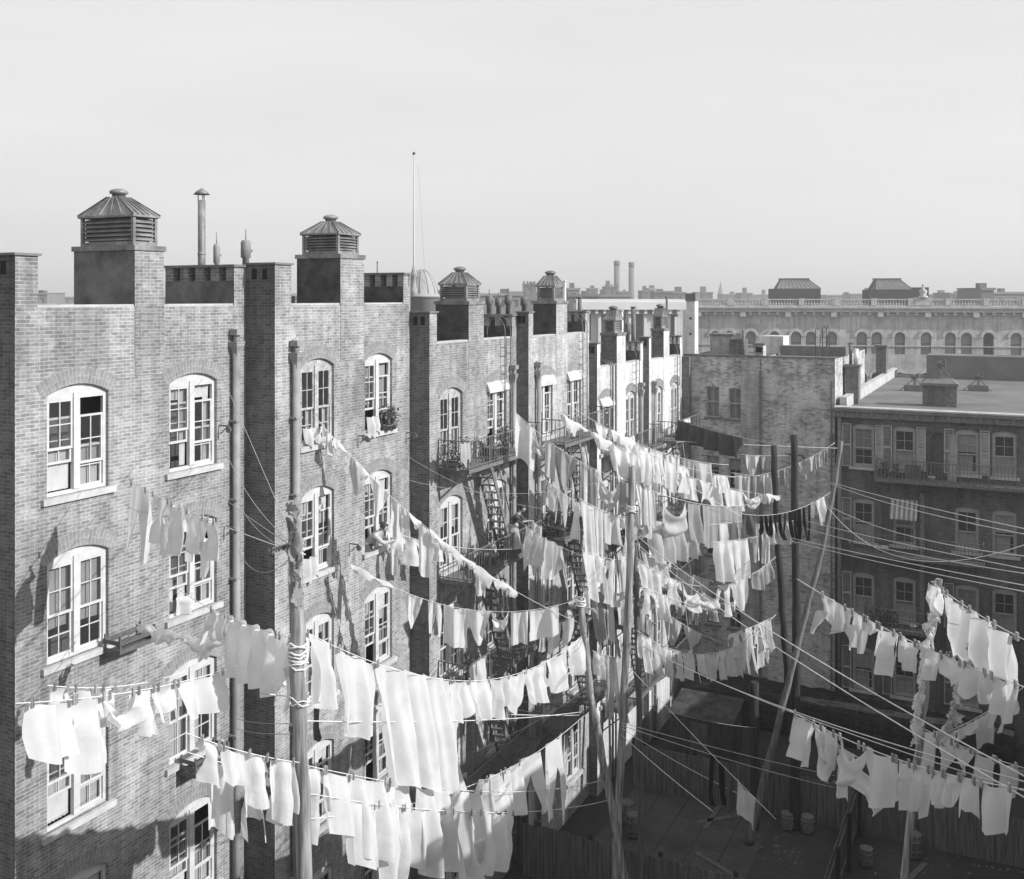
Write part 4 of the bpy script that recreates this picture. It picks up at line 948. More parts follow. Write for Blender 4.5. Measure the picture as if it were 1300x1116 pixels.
line('the striped quilt line',(803,612,30.2),(948,641,35.5),.28,[(808,836,48,'sheet',st),(837,873,56,'swag',pg),(874,893,46,'sheet',g_),(893,919,52,'sheet',g_),(918,945,56,'sheet',g_)],label='rope of striped and grey bedding right of the middle pole')
line('the small line under the quilts',(803,652,30.5),(870,668,34),.06,[(807,817,22,'shirt',w),(818,826,24,'towel',w),(827,843,26,'shirt',w),(844,853,20,'rag',w),(854,864,20,'shirt',w)],label='rope of small white things under the quilts')
line('the line of the wide sheet',(822,672,31.5),(952,660,35),.05,[(826,891,40,'sheet',pg),(912,926,44,'pants',w),(928,940,60,'stocking',pg)],label='rope of the wide grey sheet')
line('the line of two long sheets',(905,688,32),(962,681,34),.03,[(911,930,50,'sheet',w),(931,950,52,'sheet',w)],label='rope of the long white sheets')
line('the black stocking line',(940,652,34),(1056,624,36.8),.35,[(945,962,26,'blanket',dg)]+[(964+i*6.1,969.3+i*6.1,24+int(i*2.2),'stocking',bk) for i in range(11)]+[(1034,1048,30,'shirt',w)],label='rope of black stockings tied to the slanting pole')
line('the line under the black stockings',(944,664,35),(1040,652,36.5),.15,[(955,968,46,'suit',w),(968,978,50,'pants',w),(979,986,26,'dress',w),(986,1012,28,'sheet',pg)],label='rope below the black stockings')
line('the deep line right of middle pole',(808,708,30.5),(985,707,35),.95,[(813,827,40,'scallop',w),(828,843,36,'scallop',w),(843,866,32,'dress',w),(867,891,36,'swag',w),(891,915,36,'swag',w),(915,932,40,'shirt',w),(933,950,36,'rag',w),(957,981,26,'scallop',g_)],label='deeply sagging rope right of the pale middle pole',pegs=False)
line('the checked sheet line',(812,698,31.5),(905,738,34),.1,[(817,852,30,'sheet',c),(858,900,26,'sheet','checked')],label='rope of the checked sheet')
line('the line of many small shirts',(808,800,30.5),(985,780,36),1.05,[(812,828,44,'shirt',w),(829,843,38,'shirt',w),(843,857,36,'scallop',w),(857,870,36,'shirt',w),(870,884,32,'shirt',w),(884,898,34,'shirt',w),(898,910,34,'scallop',c),(910,923,36,'shirt',w),(923,936,34,'shirt',c),(936,948,40,'rag',c),(948,959,44,'pants',pg),(959,970,46,'dress',c),(970,980,44,'rag',pg)],label='sagging rope of many small shirts',pegs=False)
line('the short rope above those small shirts',(925,806,34),(984,782,36),.05,[(928,944,30,'shirt',w),(945,958,28,'dress',w),(960,978,34,'shirt',c)],label='short rope doubling the shirt line at its right end')
line('the dim slanting rope above them',(838,772,35),(915,815,35),.12,[(842,868,38,'tri',pg),(868,892,26,'tri',pg)],label='dim slanting rope above the shirts')
line('the dim line far down the yard',(855,768,40),(945,762,41),.1,[(858,872,14,'tri',g_),(873,888,24,'pants',g_),(899,912,20,'shirt',g_),(922,934,18,'shirt',g_)],label='dim rope far down the yard')
line('the tiny line by the slimmer pole',(810,770,31.5),(832,792,31.5),.02,[(812,819,24,'sheet',w),(820,828,22,'towel',w)],label='short rope beside the slimmer pole')
line('the dark blanket line',(856,531,42),(1008,566,38),.15,[(858,942,27,'blanket',dg)],label='rope of the wide dark blanket')
line('the long shaded blank wall line',(878,598,43),(1060,562,43.5),.75,[(907,926,34,'shirt',g_),(931,948,30,'dress',pg),(949,966,32,'sheet',pg),(967,977,28,'tri',pg),(986,1000,28,'shirt',g_),(1000,1012,26,'dress',g_),(1013,1022,10,'bundle',g_),(1023,1035,24,'shirt',pg),(1036,1044,18,'towel',pg),(1045,1052,18,'towel',g_)],label='shaded rope before the blank wall',r=.010)
line('the higher shaded blank wall line',(940,577,42),(1000,578,42),.03,[(946,966,26,'tri',c),(966,976,16,'sheet',g_)],label='short shaded rope above the washing before the blank wall')
line('the lower shaded blank wall line',(930,600,41.5),(990,605,41.5),.05,[(933,950,30,'sheet',pg),(952,968,34,'rag',g_),(970,985,30,'sheet',pg)],label='lower shaded rope before the blank wall')
line('the bright line halfway down the middle pole',(738,698,29),(800,712,30.5),.08,[(741,756,56,'sheet',w),(757,770,50,'shirt',w),(771,785,58,'dress',w),(786,797,40,'towel',w)],label='bright rope halfway down left of the middle pole',pegs=False)
line('the pale line under the checked sheet',(812,742,30),(935,782,34),.12,[(816,832,34,'shirt',w),(834,850,30,'pants',w)],label='rope under the checked sheet',pegs=False)
line('the short line over the second landing stair',(690,606,31),(742,642,30),.08,[(694,708,46,'shirt',w),(710,724,42,'tri',w),(726,739,48,'dress',w)],label='short rope over the stair of the second landing',pegs=False)
line('the crowded line beneath the highest one',(806,566,33),(950,606,37.5),.25,[(812,826,40,'sheet',w),(828,842,34,'shirt',w),(845,858,36,'sheet',w),(860,875,34,'dress',w),(908,925,22,'shirt',w)],label='short rope beneath the highest rope',pegs=False)
line('the line low on the fourth tenement',(676,800,29),(738,778,28),.08,[(680,694,30,'shirt',w),(696,710,34,'sheet',w),(712,726,28,'towel',w)],label='short rope low on the fourth tenement',pegs=False)
line('the outer line at lower left',(60,870,13),(236,852,15.5),.12,[(66,90,50,'shirt',w),(96,122,44,'sheet',c),(128,150,50,'pants',w)],label='farther rope at the lower left')
# right foreground
line('the upper right foreground line',(1012,735,17),(1300,872,13),.12,[(1038,1080,50,'shirt',pg),(1079,1100,42,'pants',pg),(1098,1116,16,'tri',c),(1112,1139,58,'shirt',c),(1139,1166,36,'towel',c),(1166,1195,36,'scallop',c),(1194,1219,32,'scallop',w),(1219,1256,34,'rag',c),(1258,1290,46,'sheet',c)],label='upper rope of the right foreground')
line('the line from the thin right pole',(1182,738,17),(1300,812,13),.05,[(1184,1199,36,'tri',w),(1198,1226,78,'pants',c),(1226,1260,66,'rag',pg),(1262,1292,60,'sheet',c)],label='rope slanting down from the head of the thin right pole')
line('the lower right foreground line',(1000,900,16),(1300,1002,12),.18,[(1004,1039,56,'shirt',c),(1038,1062,48,'pants',c),(1061,1096,62,'swag',c),(1096,1134,66,'sheet',c),(1134,1158,58,'pants',c),(1158,1182,58,'pants',c),(1181,1199,44,'pants',c),(1198,1218,40,'scallop',c),(1217,1240,44,'rag',c),(1244,1282,60,'sheet',c)],label='lower rope of the right foreground')
line('the slack rope doubling that line',(1036,925,15.4),(1150,985,14.5),.10,[(1040,1062,58,'swag',w),(1060,1082,64,'shirt',c),(1082,1140,60,'swag',w)],label='slack rope doubling the lower right line',pegs=False)
line('the line of square cloths',(1155,916,18),(1300,975,16),.06,[(1158,1187,50,'sheet',c),(1187,1212,46,'tri',c),(1212,1236,34,'tri',c),(1236,1262,36,'sheet',pg),(1264,1290,40,'sheet',pg)],label='rope of square cloths at the lower right')
line('the rising line at right edge',(1190,934,20),(1300,872,17),.08,[(1200,1212,18,'shirt',pg),(1213,1224,16,'towel',pg),(1227,1243,16,'rag',pg),(1243,1256,36,'rag',pg),(1262,1285,34,'shirt',pg)],label='short rope rising to the right edge',pegs=False)
line('the small line behind thin pole',(1180,830,19),(1232,828,19),.03,[(1192,1204,14,'shirt',w),(1205,1216,12,'shirt',w)],label='small rope behind the thin right pole')
line('the steep line over the fence',(800,848,30),(985,1040,26),.05,[(898,908,60,'stocking',bk),(910,919,52,'stocking',bk),(921,932,48,'stocking',dg),(934,958,38,'sheet',pg)],label='single rope falling steeply from the middle pole over the fence',pegs=False)
# ragged cloths wound on and hung from ropes at the right
lump(1191,750,1180,800,16.8,.10,'white ragged strip wound on the upper part of the thin right pole',CL['white'],21)
lump(1181,800,1170,860,16.8,.085,'long twisted white strip halfway down the thin right pole',CL['white'],22)
lump(1172,860,1163,945,16.8,.10,'ragged white strip at the foot of the thin right pole',CL['white'],23)
lump(1238,820,1212,895,15,.12,'grey fringed cloth blown slantwise near the right edge',CL['pale grey'],24)
lump(1214,893,1190,945,15,.12,'lower end of the grey fringed cloth, trailing to the square cloths',CL['pale grey'],25)
# bare ropes
def rope(a,b,sag,label,r=.009,mat=None,group=None):
    A,B=W(*a),W(*b); m=MB(); n=20; m.tube([(A.lerp(B,i/n)-A)-Vector((0,0,sag*4*(i/n)*(1-i/n))) for i in range(n+1)],r,5); tag(m.obj('rope',mat or ROPE,None,A),label,'rope',group)
rope((1054,612,36),(1300,671,18),.05,'uppermost bare rope from the slanting pole to the right edge')
rope((1054,614,36),(1300,678,18),.12,'bare rope just below the uppermost one at the right')
rope((1050,641,36),(1300,706,18),.25,'bare rope crossing the striped awning at the right')
rope((1050,643,36),(1300,692,18),.95,'slack bare rope curving under the striped awning')
rope((1015,659,37),(1300,722,18),.05,'bare rope passing under the middle iron balcony')
rope((1015,668,37),(1300,728,18),.12,'bare rope a hand below the middle iron balcony')
rope((985,678,38),(1300,743,16),.05,'upper rope of the lowest bare pair on the right house')
rope((985,681,38),(1300,751,16),.07,'lower rope of the lowest bare pair on the right house')
rope((808,680,30),(1300,985,13),.25,'upper rope of the long twin pair crossing from middle pole to right edge',.011)
rope((808,690,30),(1300,1012,12.5),.25,'lower rope of the long twin pair crossing from middle pole to right edge',.011)
rope((812,818,31),(1300,992,13),.25,'bare rope from the slimmer pole passing over the lower right washing',.010)
rope((815,820,31),(1300,1004,13.5),.2,'twin of the rope passing over the lower right washing',.008)
rope((790,918,29.5),(1060,985,36),.05,'first of the ropes fanning from the middle pole over the board fence')
rope((790,921,29.5),(1060,1000,34),.1,'second of the ropes fanning from the middle pole over the board fence')
rope((790,925,29.5),(960,1018,28),.1,'third of the ropes fanning from the middle pole over the board fence',.007)
rope((789,933,29.5),(905,1030,27),.05,'steepest of the ropes fanning from the middle pole over the fence')
rope((820,895,33),(960,924,36.5),.12,'dim rope from the slimmer pole to the short dark post',.007,ROPED)
rope((855,560,41),(1063,569,43),.02,'level bare rope right under the dark blanket',.010)
rope((812,575,31),(1010,690,36.5),.15,'bare rope from the middle pole to the tall dark pole',.008)
rope((330,880,14.2),(735,908,25.5),.1,'long bare rope from the foreground to the leaning pole, above the low line')
rope((378,915,14),(737,904,25.5),.1,'second long bare rope from the foreground pole to the leaning pole')
rope((600,955,27),(738,880,26),.1,'bare rope slanting up to the leaning pole before the shaded wall',.007,ROPED)
for i,(y0,y1) in enumerate(((862,868),(870,873),(878,884),(882,878))): rope((600+i*12,y0+4,31),(742,y1,26.5),.2,'%s thin rope from the third tenement to the leaning pole'%ORD[i],.006,ROPED)
for i,(x0,y0,x1,y1) in enumerate(((278,468,378,700),(250,600,378,697),(303,640,377,700),(281,560,377,694),(303,700,378,698))): rope((x0,y0,23.5),(x1,y1,14),.1*i,'%s bare rope meeting the thick foreground pole near its top'%ORD[i],.006,ROPED)
for i,(x0,y0,x1,y1) in enumerate(((299,912,378,918),(299,925,378,931),(300,840,378,846),(300,858,378,852))): rope((x0,y0,22),(x1,y1,14),.05,'%s bare rope reaching the thick pole low down from the nearest wall'%ORD[i],.006,ROPED)
for i,(x0,y0) in enumerate(((403,567),(480,553),(573,600))): rope((x0,y0,[26,28.4,30.7][i]),(800,[600,640,700][i],30),.9,'thin bare rope from the %s tenement window to the pale middle pole'%['top left second','top right second','third'][i],.005,ROPED)
rope((1170,605,44),(1170,690,44),0,'knotted cord hanging down the front of the right-hand house',.02,ROPE)
rope((1157,620,44),(1157,722,44),0,'thin cord hanging before the striped awning',.008,ROPE)
rope((531,210,75),(541,375,75),.0,'slack halyard of the flagpole',.012,ROPED)
# ---------------------------------------------------------------- things on landings and sills
def local(k,s,y,z): return SN(s_of[k][0]+s,n_of[k]-y,z)
def pot(loc,r,h,label,plant=True,mat=None,seed=0):
    o=thing('flower_pot' if plant else 'wash_tub',label,'flower pot' if plant else 'tub',loc,0,'pots and tubs on the landings')
    m=MB(); m.lathe([(r*.7,0),(r*.95,h*.85),(r*1.06,h*.86),(r*1.06,h),(r*.9,h),(r*.85,h*.8)],(0,0,0),12); m.obj('pot' if plant else 'tub',mat or (STONED if plant else TIN),o)
    if plant:
        rr=random.Random(seed); m=MB()
        for i in range(70):
            a=rr.uniform(0,6.28); q=Vector((math.cos(a)*rr.uniform(0,r*1.6),math.sin(a)*rr.uniform(0,r*1.6),h+rr.uniform(0,r*3.2))); d=Vector((rr.uniform(-1,1),rr.uniform(-1,1),rr.uniform(-.3,.8))).normalized()*.07; e=d.cross(Vector((rr.uniform(-1,1),.3,1))).normalized()*.035
            m.quad(q-d,q+e,q+d,q-e)
        for i in range(6): a=i; m.bar((0,0,h*.8),(math.cos(a)*r,math.sin(a)*r,h+r*2.4),.012)
        m.obj('leaves',plain('pot_leaves',.09,.8,.4,9),o)
crz={k:top_of[k]-(1.37 if k<5 else 1.2)-2.35 for k in range(1,7)}
sd=0
for k,lv,xs,txt in ((3,0,(.75,1.1,3.3,3.7,4.1),'top landing of the third tenement'),(3,1,(2.7,3.1,3.6),"standing woman's landing"),(3,2,(.8,1.4),'lower landing of the third tenement'),(4,1,(.9,1.3,1.7,2.2),'second landing of the fourth tenement'),(4,2,(1.0,3.2),'third landing of the fourth tenement'),(5,1,(1.3,1.9,2.4),'second landing of the pale tenement'),(5,2,(1.2,1.7,2.3,2.8),'third landing of the pale tenement')):
    for i,x in enumerate(xs):
        sd+=1; pl=(sd%3!=0); y=-.35 if sd%2 else -.6
        pot(local(k,x,y,crz[k]-lv*FL),.16+.02*(sd%3) if pl else .27,.26 if pl else .3,'%s, %s from left on the %s'%('leafy potted plant' if pl else 'zinc wash tub',ORD[i],txt),pl,seed=sd)
def crate(name,loc,sx_,sy_,sz_,label,mat=None,rz=ROWROT,cat='crate'):
    o=thing(name,label,cat,loc,rz); m=MB(); t=.02
    for q in range(max(2,int(sz_/.12))): z0=q*sz_/max(2,int(sz_/.12)); z1=z0+.09; m.box(0,sx_,0,t,z0,z1); m.box(0,sx_,sy_-t,sy_,z0,z1); m.box(0,t,t,sy_-t,z0,z1); m.box(sx_-t,sx_,t,sy_-t,z0,z1)
    m.box(t,sx_-t,t,sy_-t,0,.02); m.obj('boards',mat or WOODF,o)
    for a in (t,sx_-t-.04): 
        for b_ in (t,sy_-t-.04): m=MB(); m.box(a,a+.04,b_,b_+.04,.02,sz_+.01); m.obj('corner_post',mat or WOODF,o)
crate('wooden_box',local(3,.3,-.75,crz[3]),.9,.5,.28,'low wooden box at the near end of the top landing')
crate('wooden_box',local(4,2.9,-.75,crz[4]-FL),.5,.45,.5,'dark square box at the far end of the second landing',DARKP)
crate('wooden_box',SN(SR,nx_(1150,SR),GZ+zf1)+Vector((-DX*.6,-DY*.6,0)),.62,.4,.62,'tall wooden crate on the top iron balcony of the right-hand house',rz=FACEROT)
for i,(px,tx) in enumerate(((1124,'left of the crate'),(1139,'close beside the crate'),(1184,'below the blind arch'))):
    pot(SN(SR-.5,nx_(px,SR),GZ+zf1),.15,.2,'small pot on the top iron balcony, %s'%tx,i!=2,WHITE if i==2 else None,seed=90+i)
for i,px in enumerate((1110,1121,1130,1138,1160)):
    pot(SN(SR-.5,nx_(px,SR),GZ+zf3),.15,.2,'%s pot from the left on the crowded iron balcony'%ORD[i],i!=4,WHITE if i==4 else None,seed=60+i)
for i,px in enumerate((1115,1124)):
    pot(SN(SR-.5,nx_(px,SR),GZ+zf2),.2,.3,'%s of two pale pails on the middle iron balcony'%['left','right'][i],False,WHITE)
def over_rail(k,lv,x,wd,ln,tone,label,kind='blanket'):
    z=crz[k]-lv*FL+.86; A=local(k,x,-1.08,z); B=local(k,x+wd,-1.08,z); SEED[0]+=1
    garment(kind,A,B,ln,tone,label,SEED[0],group='bedding aired on the landings')
over_rail(3,0,.05,.5,.6,pg,'small pale cloth over the near corner of the top railing','rag')
over_rail(3,2,.5,1.2,.7,w,'white fringed cloth over the lower railing of the third tenement','rag')
over_rail(5,0,.5,.8,.5,w,'white bedding over the top railing of the pale tenement','sheet')
over_rail(5,1,.4,1.1,.8,c,'pale blanket over the second railing of the pale tenement','blanket')
over_rail(6,0,1.8,.9,.6,w,'white cloth over the top railing of the last tenement','sheet')
over_rail(5,2,.6,1.3,.9,pg,'grey blanket over the third railing of the pale tenement','blanket')
over_rail(4,2,.8,.6,.7,w,'white cloth over the third railing of the fourth tenement','towel')
# cloths hanging from sills
for i,(k,px,row,ln,kind,tone,lab) in enumerate(((2,404,1,.55,'rag',w,'white cloth drying on the sill left of the leaning woman'),(2,481,0,.5,'rag',w,'white cloth hanging out of the top right window of the second tenement'),(2,404,0,.4,'rag',w,'crumpled white cloth in the top left window of the second tenement'),(1,246,1,.4,'towel',w,'white cloth hanging in the second storey window of the nearest tenement'))):
    cx=sx(k,px); z=top_of[k]-(1.37 if k>1 else 1.55)-2.2-row*FL+.45; SEED[0]+=1
    garment(kind,local(k,cx-.55,-.04,z),local(k,cx-.0,-.04,z),ln,tone,lab,SEED[0],group='cloths at the windows')
m=MB(); 
pot(local(2,sx(2,487),-.12,top_of[2]-1.37-2.2+.0),.17,.16,'pot with dark plants on the sill of the top right window',True,seed=7)
pot(local(2,sx(2,494),-.12,top_of[2]-1.37-2.2+.0),.14,.14,'smaller plant pot at the right end of that same sill',True,seed=8)
# tilted board hatch and shadowing boxes at the bottom of the nearest tenement
crate('sill_box',local(1,sx(1,128),-.55,top_of[1]-1.55-2.2-FL-.1),1.0,.5,.35,'wooden sill box under the left second storey window',DARKP)
crate('sill_box',local(1,sx(1,225),-.55,top_of[1]-1.55-2.2-2*FL-.25),1.1,.5,.42,'dark sill box under the right third storey window',DARKP)
# pulleys and brackets by the windows
for i,(k,px,py) in enumerate(((2,444,690),(2,455,553),(1,285,668),(2,516,549),(3,601,560),(1,278,540))):
    Pz=zz(py,s_at(px,n_of[k])*DY+n_of[k]*NY); L0=local(k,sx(k,px),0,Pz); o=thing('pulley','iron clothesline pulley %s'%['beside the second storey window of the second tenement','left of the top right window of the second tenement','right of the second storey window of the nearest tenement','right of the top right window of the second tenement','by the top window of the third tenement','right of the top window of the nearest tenement'][i],'pulley',L0,ROWROT,'pulleys on the left row')
    m=MB(); m.bar((0,0,0),(0,-.3,0),.03); m.bar((0,-.05,-.2),(0,-.28,0),.02); m.obj('bracket',IRON,o); m=MB(); m.tube([(-.02,-.3,-.09),(.02,-.3,-.09)],.075,12); m.obj('wheel',IRON,o)
def barrel(loc,label,h=.85,r=.3,name='barrel',mat=None):
    o=thing(name,label,name.replace('_',' '),loc); m=MB(); m.lathe([(r*.82,0),(r*.96,h*.25),(r,h*.5),(r*.96,h*.75),(r*.84,h),(r*.76,h),(r*.76,h*.92)],(0,0,0),18); m.obj('staves' if name=='barrel' else 'body',mat or WOODF,o)
    for z in (.12,.32,.68,.9): m=MB(); rr_=r*(.84+.18*math.sin(math.pi*z)); m.lathe([(rr_,h*z),(rr_+.01,h*z+.01),(rr_+.01,h*z+.05),(rr_,h*z+.06)],(0,0,0),18); m.obj('hoop',IRONR,o)
for i,(a_,b_,lab) in enumerate(((34.6,-12.4,'barrel standing nearest the pale middle pole foot'),(35.3,-12.9,'barrel behind another against the tenement foot'),(37.7,-3.2,'barrel against the far board fence'))): barrel(SN(a_,b_,GZ),lab)
for i,(a_,b_,lab) in enumerate(((37.6,-7.5,'ash can in the middle of the far fence'),(37.7,-6.8,'ash can beside another along the far fence, to its right'),(36.4,-4.6,'lone ash can near the short dark post'),(39.5,-9.4,'ash can beyond the far fence'),(40.8,-6.2,'ash can in front of the rubble footing'))): barrel(SN(a_,b_,GZ),lab,.62,.24,'ash_can',TIN)
rr=random.Random(31)
for i,(a_,b_,L_,rz_,lab) in enumerate(((36.5,-10.5,2.6,.3,'long loose plank on the paving'),(36.2,-10.1,2.0,1.1,'shorter plank crossing the long loose one'),(33.8,-8.4,1.8,2.2,'broken board in the open middle of the yard'),(35.2,-3.4,2.3,.8,'plank on the bare earth right of the fence'),(33.0,-2.4,1.5,2.6,'short board on the bare earth near the right'),(40.2,-4.5,2.4,.1,'board dropped beyond the far fence'))):
    m=MB(); m.box(0,L_,0,.2,.004,.04); o=m.obj('plank',WOODF,None,SN(a_,b_,GZ+.004)); o.rotation_euler=(0,0,rz_); tag(o,lab,'plank')
m=MB(); rr=random.Random(5)
for i in range(900):
    k_=rr.randrange(14); p=SN(26+((k_*37)%20)+rr.gauss(0,.7),-12.5+((k_*53)%15)+rr.gauss(0,.6),GZ+.01); q=rr.uniform(.02,.09); a_=rr.uniform(0,3); u=Vector((math.cos(a_),math.sin(a_),0))*q; v=Vector((-u.y,u.x,0))*rr.uniform(.4,1); z=Vector((0,0,q*rr.uniform(.2,.8)))
    m.quad(p-u,p-v,p+z); m.quad(p-v,p+u,p+z); m.quad(p+u,p+v,p+z); m.quad(p+v,p-u,p+z)
tag(m.obj('rubble_litter',plain('litter',.12,.9,.6,.8),None),None,None,kind='stuff')
# ---------------------------------------------------------------- people
def skin_mesh(name,nodes,edges,mat,parent,sub=2,root=0):
    me=bpy.data.meshes.new(name); me.from_pydata([n[0] for n in nodes],edges,[]); me.update(); o=bpy.data.objects.new(name,me); COL.objects.link(o); o.parent=parent
    md=o.modifiers.new('Skin','SKIN'); md.use_smooth_shade=True
    sl=me.skin_vertices[0].data if me.skin_vertices else None
    if sl is None:
        bm_=None
    for i,n in enumerate(nodes):
        r=n[1]; me.skin_vertices[0].data[i].radius=(r,r) if not isinstance(r,tuple) else r
    me.skin_vertices[0].data[root].use_root=True
    ms=o.modifiers.new('Sub','SUBSURF'); ms.levels=sub; ms.render_levels=sub; me.materials.append(mat); return o
SKIN=plain('skin',.42,.6,.06,8); HAIR=plain('hair',.035,.6,.3,20); BLOUSE=plain('dark_blouse',.07,.9,.3,9,bump=.3); BLOUSEL=plain('checked_blouse',.42,.9,.3,14,bump=.3); SKIRT=plain('dark_skirt',.07,.9,.3,5,bump=.3)
def head(o,c,fwd,r=.105):
    # skull, face with brow, nose, chin, ears; eyes and mouth; fwd is the facing direction
    f=Vector(fwd).normalized(); up=Vector((0,0,1)); sd=f.cross(up).normalized(); up=sd.cross(f).normalized(); m=MB(); G=[]
    nu,nv=20,14
    for j in range(nv+1):
        th=math.pi*j/nv; row=[]
        for i in range(nu+1):
            ph=2*math.pi*i/nu; x=math.sin(th)*math.cos(ph); y=math.sin(th)*math.sin(ph); z=math.cos(th)
            rx=r*.96;ry=r*.78;rz=r*1.2
            if z<0: rx*=1-.18*(-z) if x>0 else 1-.42*(-z); ry*=1-.38*(-z)
            q=f*(x*rx)+sd*(y*ry)+up*(z*rz)
            if x>.8 and abs(z+.12)<.22: q+=f*r*.20*(1-abs(z+.12)/.22)*max(0,1-abs(y)*4.5)
            if x>.6 and abs(z-.05)<.12 and .2<abs(y)<.5: q-=f*r*.05
            if x>.6 and abs(z+.8)<.12: q+=f*r*.06
            row.append(Vector(c)+q)
        G.append(row)
    m.grid(G); 
    for s_ in (-1,1): m.lathe([(.012,-.03),(.022,0),(.012,.03)],Vector(c)+sd*s_*r*.78,6)
    hd=m.obj('head',SKIN,o)
    m=MB()
    for s_ in (-1,1): p=Vector(c)+f*r*.88+sd*s_*r*.32+up*r*.06; m.lathe([(.004,-.008),(.013,0),(.004,.008)],p,8)
    m.obj('eyes',HAIR,hd)
    m=MB(); p=Vector(c)+f*r*.86-up*r*.55; m.bar(p-sd*.025,p+sd*.025,.01); m.obj('mouth',plain('lips',.2,.6,.1,9),hd)
    m=MB(); G=[]
    for j in range(9):
        th=math.pi*.62*j/8; row=[]
        for i in range(21):
            ph=2*math.pi*i/20; x=math.sin(th)*math.cos(ph); y=math.sin(th)*math.sin(ph); z=math.cos(th); k_=1.12+.04*math.sin(ph*5)
            lim=1 if x<.35 or z>.35 else .0
            q=f*((x if lim else .35)*r*k_-.012)+sd*(y*r*.88*k_)+up*((z if lim else max(z,.38))*r*1.24); row.append(Vector(c)+q)
        G.append(row)
    m.grid(G); bun=Vector(c)-f*r*.85+up*r*.65; m.lathe([(.01,-.06),(.05,-.035),(.06,0),(.045,.04),(.01,.055)],bun,10); m.obj('hair',HAIR,hd)
    return hd
def hand(nodes,edges,wr,dirv,palmn,i0):
    # palm with five fingers rooted in it, gently curled
    d=Vector(dirv).normalized(); n=Vector(palmn).normalized(); s_=d.cross(n).normalized(); n=s_.cross(d).normalized()
    p=wr+d*.05; nodes.append((tuple(p),(.034,.018))); k=len(nodes)-1; edges.append((i0,k))
    for f,(off,ln) in enumerate(((-.028,.062),(-.010,.072),(.009,.068),(.026,.054))):
        b=p+d*.035+s_*off; nodes.append((tuple(b),.0095)); a=len(nodes)-1; edges.append((k,a)); q=b+d*ln*.55-n*.012; nodes.append((tuple(q),.0085)); edges.append((a,a+1)); q2=q+d*ln*.35-n*.03; nodes.append((tuple(q2),.007)); edges.append((a+1,a+2))
    b=p-d*.02-s_*.032; nodes.append((tuple(b),.011)); a=len(nodes)-1; edges.append((k,a)); nodes.append((tuple(b+d*.035-s_*.022-n*.02),.009)); edges.append((a,a+1))
def person_pose(o,J,nk='person'):
    # J: joints in local metres
    V=lambda q:Vector(J[q]); nodes=[];edges=[];idx={}
    def add(nm,r,pa=None):
        nodes.append((tuple(V(nm)),r)); idx[nm]=len(nodes)-1
        if pa: edges.append((idx[pa],idx[nm]))
    add('pelvis',(.145,.11)); add('waist',(.115,.09),'pelvis'); add('chest',(.145,.105),'waist'); add('neck',.052,'chest'); add('skull',.06,'neck')
    for s_ in 'LR':
        add('sh'+s_,.06,'chest'); add('el'+s_,.042,'sh'+s_); add('wr'+s_,.027,'el'+s_)
        d=V('wr'+s_)-V('el'+s_); hand(nodes,edges,V('wr'+s_),d,(0,0,1),idx['wr'+s_])
        if 'hip'+s_ in J: add('hip'+s_,.085,'pelvis'); add('kn'+s_,.058,'hip'+s_); add('an'+s_,.036,'kn'+s_); add('toe'+s_,.034,'an'+s_)
    return skin_mesh('body',nodes,edges,SKIN,o,1)
# woman on the fire escape: stands at the far end of the landing, bent over the railing, facing along the row and out
zw=crz[3]-FL; wx=sx(3,650)-.25
pw_=Vector((.0,32.6,zw))
wo=thing('person','woman in dark blouse and long apron pinning washing on a fire escape landing','person',pw_,R(-18))
J=dict(pelvis=(0,0,.95),waist=(.05,0,1.10),chest=(.17,0,1.32),neck=(.26,0,1.46),skull=(.33,0,1.56),shL=(.17,.17,1.36),elL=(.36,.20,1.17),wrL=(.60,.10,1.16),shR=(.17,-.17,1.36),elR=(.38,-.20,1.20),wrR=(.62,-.10,1.24),hipL=(0,.09,.9),knL=(.05,.1,.5),anL=(-.02,.1,.08),toeL=(.12,.11,.035),hipR=(0,-.09,.9),knR=(.02,-.1,.5),anR=(-.06,-.1,.08),toeR=(.08,-.11,.035))
person_pose(wo,J); head(wo,(.36,0,1.60),(1,-.1,-.55))
V=lambda q:Vector(J[q])
skin_mesh('blouse',[(J['waist'],(.135,.115)),(J['chest'],(.165,.13)),((.24,0,1.42),(.085,.075)),(J['shL'],.085),(J['elL'],.062),(tuple(V('elL').lerp(V('wrL'),.25)),.05),(J['shR'],.085),(J['elR'],.062),(tuple(V('elR').lerp(V('wrR'),.25)),.05)],[(0,1),(1,2),(1,3),(3,4),(4,5),(1,6),(6,7),(7,8)],BLOUSE,wo,2)
m=MB(); G=[]
for j,(z,r,cx_) in enumerate(((1.13,.13,.05),(1.05,.16,.02),(.9,.20,0),(.7,.235,.0),(.45,.27,.0),(.25,.29,.0),(.16,.30,.0))):
    G.append([(cx_+math.cos(2*math.pi*i/32)*r*(1+.06*math.sin(i*2.2)*min(1,j/3)),math.sin(2*math.pi*i/32)*r*(1+.06*math.sin(i*2.2)*min(1,j/3)),z) for i in range(33)])
m.grid(G[::-1]); m.obj('skirt',SKIRT,wo)
m=MB(); G=[]
for j,(z,r,cx_) in enumerate(((1.12,.15,.05),(1.0,.19,.02),(.85,.225,0),(.65,.255,0),(.42,.29,0),(.32,.30,0))):
    G.append([(cx_+math.cos(-2.5+5.0*i/24)*r*(1+.05*math.sin(i*1.7)),math.sin(-2.5+5.0*i/24)*r*(1+.05*math.sin(i*1.7)),z) for i in range(25)])
m.grid(G[::-1]); m.obj('apron',CL['cream'],wo)
m=MB()
